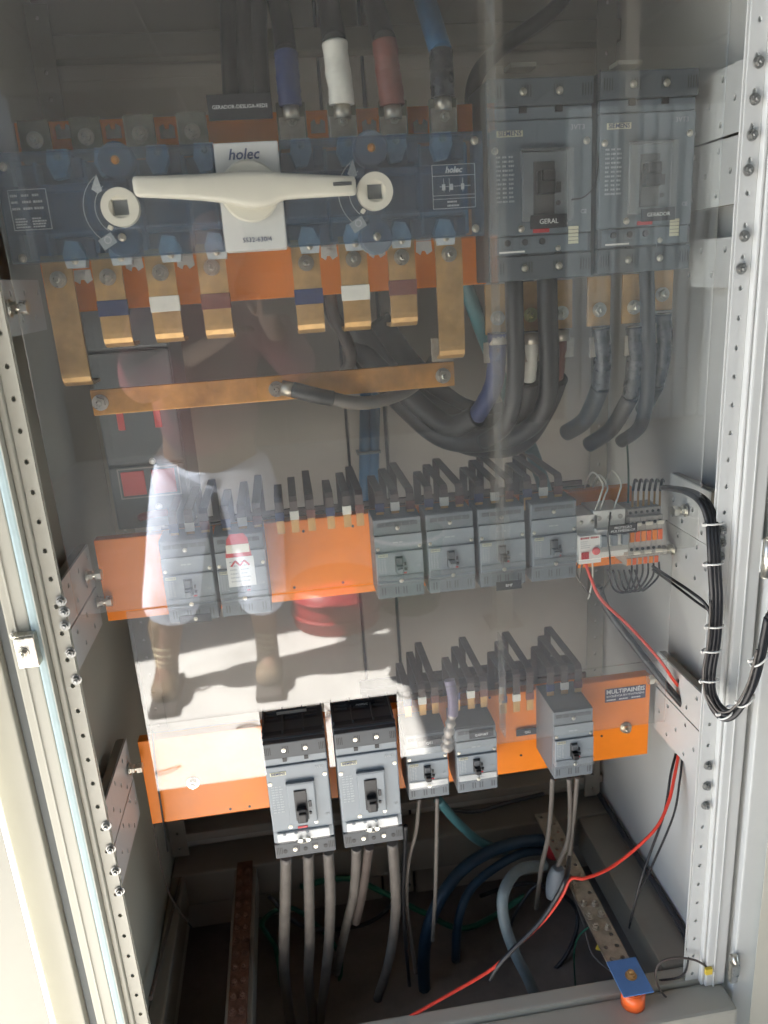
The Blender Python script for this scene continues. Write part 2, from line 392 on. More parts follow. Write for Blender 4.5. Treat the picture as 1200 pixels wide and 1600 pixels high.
# right front post
perf_strip('perforated_post_face', 'paint_lit', .5715, .5935, YF+.0035, .27, 2.05, .0372)
strip('post_step', 'paint_lit', .5942, .5990, YF-.008, YF+.03)
strip('post_channel', 'paint_lit', .5998, .6340, YF-.012, YF+.03)
strip('post_ridge', 'paint_lit', .612, .6145, YF-.0145, YF-.0125, bev=.001)
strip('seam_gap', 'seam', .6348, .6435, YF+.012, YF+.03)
strip('outer_post', 'paint_lit', .6445, .7050, YF-.02, YF+.03, .10, 2.08)
strip('post_backing', 'paint', -.3210, -.3040, YF+.010, YF+.012)
strip('post_backing', 'paint_lit', .572, .593, YF+.010, YF+.012)
for i in range(2):
    perf_strip('rear_post', 'paint_shaded', (-.335, .575)[i], (-.300, .61)[i], 1.40, .3, 1.9, .0375)
# screws on the posts
for px, py in ((1185, 97), (1179, 155), (1175, 211), (1169, 266), (1163, 369), (1158, 420), (1128, 829), (1127, 848), (1125, 869), (1121, 906), (1117, 944), (1106, 1196), (1104, 1228), (1102, 1258)):
    p = at(px, py, YF); bolt(cab, p.x, YF+.0002, p.z, .66, 'zinc_shaded')
for px, py in ((92, 939), (97, 956), (98, 977), (107, 1020), (116, 1062), (163, 1290), (170, 1326), (178, 1360), (184, 1392)):
    p = at(px+1, py, YF); bolt(cab, p.x+.002, YF+.0002, p.z, .66, 'zinc_shaded')
# latch keeper on the left post
p = at(48, 1010, YF-.008)
kp = put('latch_keeper', None, cab, (p.x, YF-.0105, p.z))
b = MB(); b.box(-.012, .012, -.016, -.013, -.020, .020, .001); b.box(-.012, -.0095, -.013, 0, -.020, .020, .001); b.box(.0095, .012, -.013, 0, -.020, .020, .001)
b.box(-.012, .012, -.013, 0, .0202, .0225, .001); b.build('keeper_plate', 'zinc', kp)
bolt(kp, -.016, 0, .018, .5); bolt(kp, -.004, -.0162, .0, .75)
# hinge on the right
p = at(1187, 868, YF-.02)
hg = put('hinge', None, cab, (p.x+.004, YF-.032, p.z))
b = MB(); b.cyl((0, 0, -.028), (0, 0, .028), .0075, 16, bev=.001); b.build('hinge_barrel', 'zinc', hg)
b = MB(); b.box(-.004, .014, .008, .0115, -.024, .024, .001); b.build('hinge_leaf', 'paint_lit', hg)
p = at(1140, 1515, YF-.02)
b = MB(); b.box(-.006, .008, -.010, .0, -.02, .02, .002); b.cyl((0, -.012, .02), (0, -.002, .034), .006, 10); b.build('door_stay', 'zinc', cab, (p.x+.003, YF-.0202, p.z))
# doors swung wide open on both sides
def door(name, label, hx, ang, wid, sgn):
    dm = 'paint'
    t = thing(name, label, 'door', (hx, YF-.03, 0), 'doors of the cabinet', (0, 0, ang))
    b = MB(); b.box(0, sgn*wid, -.02, -.0185, .12, 2.05, .0006); b.build('door_skin', dm, t)
    for x in (.006, wid-.04):
        b = MB(); b.perf((sgn*x if sgn > 0 else -x-.034, .0, .14), (1, 0, 0), (0, 0, 1), .034, 50*.0375, 1, 50, .003, .002); b.build('door_flange', dm, t)
    for z_ in (.16, 1.9): b = MB(); b.box(sgn*.045, sgn*(wid-.045), -.018, -.012, z_, z_+.03, .002); b.build('door_stiffener', dm, t)
    return t
door('cabinet_door', 'white steel door leaf swung open at the right edge beyond the cable loop', .668, R(-22), .6, 1)
door('cabinet_door', 'pale steel door leaf swung open at the left edge behind the latch keeper', -.424, R(16), .6, -1)

# perforated side brackets carrying the mounting plates
def bracket(label, X, y0, y1, z0, z1, mt, nb, group='perforated brackets on the cabinet side walls', side=1):
    t = thing('mounting_bracket', label, 'bracket', (X, y0, z0), group)
    W, H = y1-y0, z1-z0; nu, nv = max(2, int(W/.026)), max(2, int(H/.022))
    skip = {(i, j) for i in range(nu) for j in range(nv) if (i+j) % 2}
    b = MB()
    if side < 0: b.perf((0, 0, 0), (0, 1, 0), (0, 0, 1), W, H, nu, nv, .0034, -.003, skip, tear=.5)
    else: b.perf((0, 0, 0), (0, 1, 0), (0, 0, 1), W, H, nu, nv, .0034, .003, skip, tear=.5)
    b.build('plate', mt, t)
    sg = 1 if side > 0 else -1
    b = MB(); b.box(.014*sg, .016*sg, .001, W-.001, .001, H-.001)
    for q in ((.001, W-.001, .0, .0015), (.001, W-.001, H-.0015, H), (.0, .0015, 0, H), (W-.0015, W, 0, H)): b.box(.0036*sg, .0138*sg, q[0], q[1], q[2], q[3])
    b.build('box_section', 'paint_shaded', t)
    for (yy, zz) in nb:
        o = bolt(t, -.0035*side, yy*W, zz*H, .95, rot=(0, 0, R(-90 if side > 0 else 90)))
        b = MB(); b.cyl((-.02*side, yy*W, zz*H), (-.0035*side, yy*W, zz*H), .004, 10); b.cyl((-.024*side, yy*W, zz*H), (-.016*side, yy*W, zz*H), .0085, 6); b.build('stud', 'zinc', t)
    return t
XL, XR = -.309, .590  # left brackets take the lighter paint copy to look lit
bracket('perforated bracket beside the left end of the top orange plate', XL, .952, 1.115, 1.408, 1.472, 'paint_lit', [(.1, .5)], side=-1)
bracket('upper of the two perforated brackets left of the middle orange plate', XL, .952, 1.115, 1.035, 1.100, 'paint_lit', [(.72, .5)], side=-1)
bracket('lower of the two perforated brackets left of the middle orange plate', XL, .952, 1.115, .972, 1.032, 'paint_lit', [(.9, .7)], side=-1)
bracket('upper of the two perforated brackets left of the bottom orange plate', XL, .952, 1.125, .692, .765, 'paint_lit', [(.85, .45)], side=-1)
bracket('lower of the two perforated brackets left of the bottom orange plate', XL, .952, 1.125, .620, .689, 'paint_lit', [], side=-1)
bracket('topmost perforated bracket right of the two largest grey breakers', XR, .950, 1.10, 1.592, 1.672, 'paint_lit', [])
bracket('second perforated bracket from the top on the right side wall', XR, .950, 1.10, 1.508, 1.588, 'paint_lit', [])
bracket('perforated bracket level with the bottom of the two largest grey breakers', XR, .950, 1.10, 1.405, 1.468, 'paint_lit', [])
bracket('perforated bracket with a big stud just right of the orange terminal blocks', XR-.006, .985, 1.10, 1.045, 1.125, 'paint_lit', [(.5, .45)])
bracket('perforated bracket below the terminal blocks behind the black harness', XR, .950, 1.12, .965, 1.040, 'paint_lit', [(.8, .5)])
bracket('upper perforated bracket right of the sticker on the bottom orange plate', XR, .950, 1.125, .735, .80, 'paint_lit', [(.9, .35)])
bracket('lower perforated bracket right of the sticker on the bottom orange plate', XR, .950, 1.125, .650, .732, 'paint_lit', [])

# clear front sheets
YS = .962
def sheet(label, x0, x1, z0, z1):
    t = thing('clear_sheet', label, 'clear sheet', (x0, YS, z0), 'clear protective sheets over the opening')
    b = MB(); b.box(0, x1-x0, 0, .003, 0, z1-z0, .0004, 1); b.build('pane', 'acrylic', t)
    return t
zs1 = at(430, 928, YS).z; zs2 = at(430, 930, YS).z; zs3 = at(640, 1182, YS).z
sheet('tall clear sheet covering the changeover switch, big breakers and upper cables', at(2, 330, YS).x-.004, .5585, zs1, 1.985)
zs3 = at(640, 1182, YS).z; zs2 = at(430, 931, YS).z; xa_, xb_ = at(222, 1100, YS).x, at(1042, 1050, YS).x
cl = thing('clear_sheet', 'low clear sheet over the bottom orange plate, notched around the two medium breakers', 'clear sheet', (xa_, YS, zs3), 'clear protective sheets over the opening')
def lowpane(b):       # one outline: two notches cut up from the lower edge
    n1, n2, n3, n4 = [at(x, 1150, YS).x-xa_ for x in (409, 511, 520, 624)]; H = zs2-zs3; W = xb_-xa_
    h1, h2 = at(460, 1105, YS).z-zs3, at(570, 1097, YS).z-zs3
    ht_ = max(h1, h2)
    b.box(0, W, 0, .003, ht_, H)
    for x0_, x1_ in ((0, n1), (n2, n3), (n4, W)): b.box(x0_, x1_, 0, .003, 0, ht_-.00005)
b = MB(); lowpane(b); b.build('pane', 'acrylic', cl)
xv = at(766, 300, 1.0).x
b = MB(); b.box(0, .002, 0, .034, 0, 1.86-zs1, .0004, 1)
tag(b.build('clear_divider', 'clear_cover', None, (xv-.002, YS+.004, zs1)), 'narrow clear upright fin between changeover switch and the big breakers', 'clear sheet')
b = MB(); b.box(0, .002, 0, .030, 0, .16, .0004, 1)
tag(b.build('clear_divider', 'clear_cover', None, (at(776, 1000, 1.0).x, YS+.004, .78)), 'narrow clear upright fin over the bottom row straps', 'clear sheet')

# ------------------------------------------------------------------ orange plates
def oplate(label, x0, x1, z0, z1, Y, fl=.02, holes=(), extra=None):
    t = thing('mounting_plate', label, 'mounting plate', (x0, Y, z0), 'orange mounting plates')
    b = MB(); b.box(0, x1-x0, 0, .003, 0, z1-z0, .0012); b.build('plate_face', 'orange', t)
    b = MB(); b.box(0, x1-x0, .0032, fl, -.0001, .003, .001); b.box(0, x1-x0, .0032, fl, z1-z0-.003, z1-z0+.0001, .001); b.build('folded_edge', 'orange', t)
    for hx, hz in holes:
        b = MB(); b.cyl((hx-x0, .0005, hz-z0), (hx-x0, -.0006, hz-z0), .0022, 10); b.build('rivet', 'near_black', t)
    return t
YT = 1.112
tl = at(21, 192, YT); tr = at(735, 163, YT); bl = at(129, 487, YT); br = at(760, 446, YT)
top_plate = oplate('top orange plate carrying the blue changeover switch', tl.x, br.x, bl.z, tl.z, YT)
YM = 1.105
ml = at(148, 844, YM); mb_ = at(169, 971, YM)
mid_plate = oplate('middle orange plate carrying the row of small grey breakers', ml.x-.002, at(985, 850, YM).x, mb_.z, ml.z-.001, YM,
   holes=[(at(x, y, YM).x, at(x, y, YM).z) for x, y in ((460, 918), (536, 910), (551, 822), (474, 830))])
YL = 1.122
lb = at(233, 1286, YL); lr = at(1012, 1180, YL); lt = at(1017, 1052, YL); lt2 = at(220, 1152, YL)
low_plate = oplate('bottom orange plate with the large grey breakers and the navy sticker', at(222, 1200, YL).x, lt.x, (lb.z+lr.z)/2, lt.z-.004, YL,
   holes=[(at(x, y, YL).x, at(x, y, YL).z) for x, y in ((360, 1264), (390, 1260), (814, 1180), (765, 1090), (940, 1150))])
p = at(302, 1222, YL); bolt(low_plate, p.x-low_plate.location.x, -.001, p.z-low_plate.location.z, 1.0)
p = at(977, 1136, YL); bolt(low_plate, p.x-low_plate.location.x, -.001, p.z-low_plate.location.z, 1.0)
# sticker
c0 = at(937, 1076, YL); c1 = at(1016, 1094, YL)
st = thing('sticker', 'navy sticker with white lettering on the bottom orange plate', 'sticker', ((c0.x+c1.x)/2, YL-.0006, at(976, 1083, YL).z))
b = MB(); b.box(-.037, .037, -.0004, 0, -.0135, .0125, .0001, 1); b.build('backing', 'sticker_navy', st)
text('MULTIPAINÉIS', .0112, 'print_white', st, (0, -.0006, .006), bold=.0002)
text('EXCELÊNCIA EM MONTAGENS', .0050, 'print_white', st, (0, -.0006, -.0025))
P('fine_print', 'print_white', lambda b: print_lines(b, -.034, .034, -.0118, -.0072, -.0004, 1, 3, .5, 5), st)

def label_plate(txt, px, py, Y, wpx, hpx, label, size=.006, mt='label_black', bold=0):
    p = at(px, py, Y); k = Y/1200*1.03
    t = thing('name_plate', label, 'label', p, 'engraved name plates')
    wd, ht = wpx*k, hpx*k
    b = MB(); b.box(-wd/2, wd/2, -.0016, 0, -ht/2, ht/2, .0004, 1); b.build('plate', mt, t)
    text(txt, size, 'print_white', t, (0, -.0018, 0), bold=bold)
    return t
label_plate('GERADOR-DESLIGA-REDE', 375, 167, 1.03, 86, 32, 'black name plate reading GERADOR-DESLIGA-REDE above the changeover switch', .0057)

# ------------------------------------------------------------------ changeover switch
YH = 1.000
sw = thing('changeover_switch', 'wide blue translucent changeover switch with long cream rotary handle', 'switch', at(380, 310, YH))
O = sw.location
def L(px, py, Y=YH): return at(px, py, Y)-O
x0, x1 = L(3, 330).x, L(756, 290).x; zt, zb = L(380, 221).z, L(380, 391).z
P('base', 'switch_body', lambda b: b.box(x0+.006, x1-.006, .055, .108, zb+.006, zt-.006, .003), sw)
cx0, cx1 = L(342, 300).x, L(441, 300).x
poles = [L(x, 300).x for x in (92, 168, 250, 325, 478, 552, 628, 700)]
for i, x in enumerate(poles):
    t = put('pole_chamber', None, sw, (x, 0, 0))
    b = MB(); b.box(-.030, -.027, .024, .054, zb+.008, zt-.008, .001); b.box(.027, .030, .024, .054, zb+.008, zt-.008, .001)
    b.box(-.026, .026, .030, .054, .022, .030, .001); b.box(-.026, .026, .030, .054, -.030, -.022, .001); b.build('chamber_wall', 'switch_wall', t)
    for s_ in (1, -1):
        b = MB(); b.prism([(-.011, s_*.066), (.011, s_*.066), (.013, s_*.052), (.006, s_*.036), (-.008, s_*.034), (-.014, s_*.050)][::s_], .022, .04)
        b.build('contact_blade', 'switch_blade', t); screw(t, 0, .0215, s_*.058, 1.2)
        b = MB(); b.box(.014, .026, .020, .034, s_*.034, s_*.056, .001); b.build('arc_block', 'switch_chamber', t)
for xa, xb in ((x0, cx0-.001), (cx1+.001, x1)):
    t = put('cover', None, sw, (0, 0, 0))
    b = MB(); b.box(xa, xb, 0, .0022, zb, zt, .0008, 1)
    for zz in (zb, zt-.002): b.box(xa, xb, .0024, .058, zz, zz+.002)
    for xx in (xa, xb-.002): b.box(xx, xx+.002, .0024, .058, zb+.0022, zt-.0022)
    b.build('cover_shell', 'blue_cover', t)
    b = MB(); b.box(xa+.004, xb-.004, -.0045, -.0005, -.027, .025, .002); b.build('cover_band', 'blue_cover', t)
for px, pt, pb in ((184, (180, 250), (191, 371)), (584, (580, 231), (589, 370))):
    for q, u in ((pt, 1), (pb, -1)):
        p = L(*q)
        b = MB(); b.cyl((p.x, .004, p.z), (p.x, .0235, p.z), .021, 18, bev=.002); b.box(p.x-.008, p.x+.008, .006, .022, min(p.z-u*.05, p.z-u*.016), max(p.z-u*.05, p.z-u*.016), .002); b.build('fixing_lobe', 'switch_body', sw)
        screw(sw, p.x, -.0005, p.z, 1.35, 'copper_orange' if u > 0 else 'zinc')
for q in ((5, 261), (36, 404), (741, 220), (743, 357)):
    p = L(*q); screw(sw, p.x, -.0005, p.z, 1.35)
# centre plate
cz0, cz1 = L(391, 222).z, L(400, 391).z
P('centre_plate', 'plate_white', lambda b: b.box(cx0, cx1, -.003, .05, cz1, cz0, .0015), sw)
text('holec', .0165, 'print_dark', sw, ((cx0+cx1)/2-.004, -.0034, L(384, 242).z), shear=.25, bold=.0003)
text('SS32-630/4', .0078, 'print_dark', sw, ((cx0+cx1)/2+.002, -.0034, L(398, 375).z))
# handle (lofted) with hub
hb = put('handle', None, sw, (0, 0, 0))
p = L(391, 300)
P('hub', 'cream', lambda b: b.cyl((p.x, -.004, p.z), (p.x, -.0125, p.z), .0345, 32, bev=.002), hb)
def loft(b, secs, n=16):
    rows = []
    for x, zc, hz, yc, hy in secs:
        row = []
        for k in range(n):
            a = 2*PI*k/n; c, s_ = math.cos(a), math.sin(a); e = .55
            row.append(b.bm.verts.new((x, yc+hy*math.copysign(abs(c)**e, c), zc+hz*math.copysign(abs(s_)**e, s_))))
        rows.append(row)
    for r0, r1 in zip(rows, rows[1:]):
        for k in range(n):
            f = b.bm.faces.new((r0[k], r0[(k+1) % n], r1[(k+1) % n], r1[k])); f.smooth = True
    b.bm.faces.new(rows[0][::-1]); b.bm.faces.new(rows[-1]); bmesh.ops.recalc_face_normals(b.bm, faces=b.bm.faces)
def hs(px, pt, pbm, hy):
    a, c = L(px, pt, .982), L(px, pbm, .982); return (a.x, (a.z+c.z)/2, abs(a.z-c.z)/2, -.018, hy)
P('grip', 'cream', lambda b: loft(b, [hs(207, 281, 302, .004), hs(209, 276, 307, .006), hs(214, 275, 309, .007), hs(260, 274, 311, .0085), hs(310, 272, 314, .009), hs(345, 270, 318, .0095), hs(362, 268, 322, .0095), hs(378, 267, 326, .0098), hs(392, 266.5, 327, .0098), hs(408, 267, 325, .0098), hs(424, 268, 320, .0095), hs(440, 270, 313, .0095), hs(480, 272, 310, .009), hs(520, 274, 307.5, .0085), hs(548, 275, 306, .007), hs(553, 276, 305, .006), hs(555, 281, 300, .004)]), hb)
p = L(535, 287, .974); P('grip_slot', 'near_black', lambda b: b.box(p.x-.011, p.x+.011, -.0272, -.026, p.z-.002, p.z+.002, .0003, 1), hb)
for px, py in ((188, 324), (586, 299)):
    p = L(px, py, .985); k = put('selector_knob', None, sw, (p.x, 0, p.z))
    b = MB(); b.ring((0, 0), .0125, .0215, -.018, -.0048, 28); b.build('knob_ring', 'cream', k)
    b = MB(); b.box(-.013, .013, -.0155, -.0048, .0085, .014, .001); b.box(-.013, .013, -.0155, -.0048, -.014, -.0085, .001); b.box(-.0135, -.009, -.015, -.0048, -.0084, .0084, .001); b.box(.009, .0135, -.015, -.0048, -.0084, .0084, .001); b.build('knob_insert', 'cream', k)
    b = MB(); b.box(-.0088, .0088, -.0075, -.005, -.0083, .0083, .0004, 1); b.build('square_socket', 'breaker_mid', k)
    b = MB(); b.box(-.018, -.013, -.014, -.006, -.0235, -.0185, .001, rot=Matrix.Rotation(.6, 4, 'Y')); b.build('pointer', 'cream', k)
    # printed arc and marks
    def arc(b, r, a0, a1, wd=.0007):
        n = 14
        for j in range(n):
            t0, t1 = a0+(a1-a0)*j/n, a0+(a1-a0)*(j+1)/n
            b.bm.faces.new([b.bm.verts.new((rr*math.cos(t), -.0049, rr*math.sin(t))) for rr, t in ((r, t0), (r+wd, t0), (r+wd, t1), (r, t1))])
    b = MB(); arc(b, .030, R(125), R(232)); arc(b, .043, R(125), R(235)); b.box(-.0, -.0001, 0, .0001, 0, .0001)
    b.build('printed_arc', 'print_grey', k)
    b = MB(); b.prism([(-.031, .022), (-.023, .038), (-.019, .020), (-.0245, .017)], -.0051, -.0049); b.ring((-.0215, -.034), .0032, .0044, -.0056, -.0053, 14); b.build('printed_marks', 'print_grey', k)
    b = MB(); b.box(-.031, -.013, -.0052, -.0049, -.042, -.029, 0, rot=Matrix.Rotation(-.5, 4, 'Y')); b.build('printed_box', 'breaker_light', k)
def frame(b, x0, x1, z0, z1, y, t=.0006):
    for q in ((x0, x1, z0, z0+t), (x0, x1, z1-t, z1), (x0, x0+t, z0+t, z1-t), (x1-t, x1, z0+t, z1-t)): b.box(q[0], q[1], y-.0002, y, q[2], q[3])
a, c = L(13, 298), L(84, 358)
P('printed_table', 'print_grey', lambda b: (frame(b, a.x, c.x, c.z, a.z, -.0048), print_lines(b, a.x+.003, c.x-.002, c.z+.002, a.z-.030, -.0048, 4, 2, .5, 3), print_lines(b, a.x+.002, c.x-.004, a.z-.024, a.z-.003, -.0048, 3, 3, .35, 4)), sw)
a, c = L(673, 259), L(742, 324)
def schem(b):
    frame(b, a.x, c.x, c.z, a.z, -.0048); y = -.0048
    for z in (a.z-.013, c.z+.011, c.z+.015): b.box(a.x, c.x, y-.0002, y, z, z+.0005)
    for x in (a.x+.014, a.x+.021, c.x-.016): b.box(x, x+.0005, y-.0002, y, c.z+.019, a.z-.016)
    b.box(a.x+.009, c.x-.006, y-.0002, y, (a.z+c.z)/2, (a.z+c.z)/2+.0005)
    for x in (a.x+.014, c.x-.016, c.x-.030): b.box(x-.002, x+.002, y-.0003, y, (a.z+c.z)/2-.004, (a.z+c.z)/2+.003)
    print_lines(b, a.x+.018, c.x-.018, c.z+.001, c.z+.010, y, 2, 1, .4, 9)
P('printed_diagram', 'print_grey', schem, sw)
text('holec', .0095, 'print_grey', sw, ((a.x+c.x)/2, -.0052, a.z-.0065), shear=.25, bold=.0003)

# terminal palms above the switch
top_t = [(55, 219, .8), (135, 214, 1), (219, 210, 1), (301, 206, 1), (456, 190, 1), (535, 190, 1), (615, 187, 1), (693, 184, 1)]
for i, (px, py, s_) in enumerate(top_t):
    Y = 1.045; p = at(px, py, Y)-O
    t = put('top_terminal', None, sw, p)
    b = MB(); b.box(-.018, .018, 0, .004, -.026, .022, .003); b.build('palm', 'palm_metal', t); bolt(t, 0, -.0005, 0, .9)
for px in (178, 100, 262, 497, 577, 657):
    p = at(px, 208 if px < 400 else 200, 1.07)-O
    b = MB(); b.prism([(-.009, 0), (.009, 0), (.009, .013), (.004, .016), (.002, .010), (-.002, .010), (-.004, .016), (-.009, .013)], -.002, 0); b.build('fixing_tab', 'tinned', sw, (p.x, p.y, p.z-.006))
for px, py in ((130, 432), (210, 412), (290, 409), (514, 395), (589, 392), (662, 387)):
    p = at(px, py, 1.07)-O
    b = MB(); b.prism([(-.010, .008), (.010, .008), (.011, -.005), (.004, -.009), (.001, -.004), (-.003, -.004), (-.005, -.009), (-.011, -.005)], -.002, 0); b.cyl((0, -.004, .001), (0, -.002, .001), .0035, 10); b.build('fixing_tab', 'white_plastic', sw, p)

# copper straps below the switch
TAPE = {'blue': 'tape_blue', 'white': 'tape_white', 'brown': 'tape_brown'}
YC = 1.03
lower = [(92, 437, 132, 601, None), (169, 433, 196, 540, 'blue'), (251, 426, 268, 533, 'white'), (331, 418, 344, 527, 'brown'),
         (478, 411, 485, 519, 'blue'), (552, 405, 558, 515, 'white'), (627, 402, 630, 508, 'brown'), (701, 397, 706, 559, None)]
names = {None: 'bare'}
for i, (bx, by, ex, ey, tp) in enumerate(lower):
    pt = at(bx, by, YC); pe = at(ex, ey, YC); half = 'left' if i < 4 else 'right'
    lab = (f'copper strap with {tp} tape hanging under the {half} half of the changeover switch' if tp else
           f'long bare copper strap running down to the {half} end of the horizontal copper bar')
    t = thing('copper_strap', lab, 'strap', (pt.x, YC, pt.z), 'copper straps under the changeover switch')
    wd = .0175; zt_ = .028; ze = pe.z-pt.z
    prof = [(.004, zt_), (.002, zt_-.01), (0, -.012), (0, ze+.016)] + [(.014-.014*math.cos(a_), ze+.014-.014*math.sin(a_)) for a_ in [R(q) for q in (15, 40, 65, 90)]] + [(.05, ze)] 
    b = MB(); b.ribbon(prof, -wd, wd, .0042); o = b.build('bar', 'copper', t)
    if tp:
        ty = {0: 0, 'blue': 480, 'white': 474, 'brown': 470}[tp] if i < 4 else {'blue': 463, 'white': 457, 'brown': 449}[tp]
        tz = at(ex, ty, YC).z-pt.z
        b = MB(); b.box(-wd-.0008, wd+.0008, -.0031, .0031, tz-.0095, tz+.0095, .0005, 1); b.build('tape_band', TAPE[tp], t)
    bolt(t, 0, -.0024, 0, .95)
# horizontal copper bar
a, c = at(143, 628, 1.045), at(710, 586, 1.045)
hbz = (a.z+c.z)/2
bar = thing('copper_busbar', 'long horizontal copper bar bolted below the changeover straps', 'busbar', (a.x, 1.045, hbz))
b = MB(); b.box(0, c.x-a.x, 0, .006, -.0165, .0165, .0008); b.build('bar', 'copper_orange', bar)
for px, py in ((157, 629), (432, 608), (692, 587)):
    p = at(px, py, 1.045); bolt(bar, p.x-a.x, -.0005, p.z-hbz, 1.0)
b = MB(); b.box(-.0, .03, -.002, .002, .018, .05, .001); b.build('bracket', 'tinned', bar, (c.x-a.x-.03, .004, 0))
seg_tube('earth_cable', 'grey lugged cable curving right from the middle bolt of the horizontal copper bar', 'cable',
  [('lug', 'tinned', .010, [at(440, 606, 1.030), at(462, 610, 1.028)]), ('sheath', 'cable_black', .0105, A([(458, 609, 1.028), (490, 617, 1.022), (520, 623, 1.025)])),
   ('insulation', 'cable_grey', .0092, A([(515, 622, 1.025), (560, 630, 1.03), (610, 622, 1.07), (650, 600, 1.15), (680, 560, 1.25)]))])

# grey fused switch unit behind the left copper straps
fa, fb = at(138, 560, 1.17), at(268, 560, 1.17)
fz1, fz0 = at(200, 470, 1.17).z, at(210, 826, 1.17).z
fu = thing('fuse_switch', 'tall dark blue-grey fused switch with red windows behind the left copper straps', 'switch', ((fa.x+fb.x)/2, 1.17, fz0))
hw = (fb.x-fa.x)/2; FH = fz1-fz0
P('body', 'breaker_mid', lambda b: b.box(-hw, hw, .002, .14, 0, FH, .004), fu)
rows = [0, .30, .55, .80, 1]
for i in range(4):
    P('front_panel', 'breaker_mid', lambda b: b.box(-hw+.002, hw-.002, -.008, .0015, rows[i]*FH+.002, rows[i+1]*FH-.002, .003), fu)
for x in (-.34, .36):
    P('red_window', 'pink_plastic', lambda b: b.box(x*hw*1.1-.017, x*hw*1.1+.017, -.011, -.0085, .055, .092, .001), fu)
    P('red_strip', 'pink_plastic', lambda b: b.box(x*hw*1.3-.005, x*hw*1.3+.005, -.011, -.0085, .155, .19, .001), fu)
P('window_frame', 'terminal_grey', lambda b: frame(b, -.75*hw, .80*hw, .050, .097, -.0088, .002), fu)
P('red_lever', 'red_plastic', lambda b: b.tube([(-.02, -.012, .02), (0, -.02, .026), (.02, -.012, .024)], .006, 8), fu)
screw(fu, .01, -.0085, .105, 1.4); screw(fu, .01, -.012, .035, 1.4)

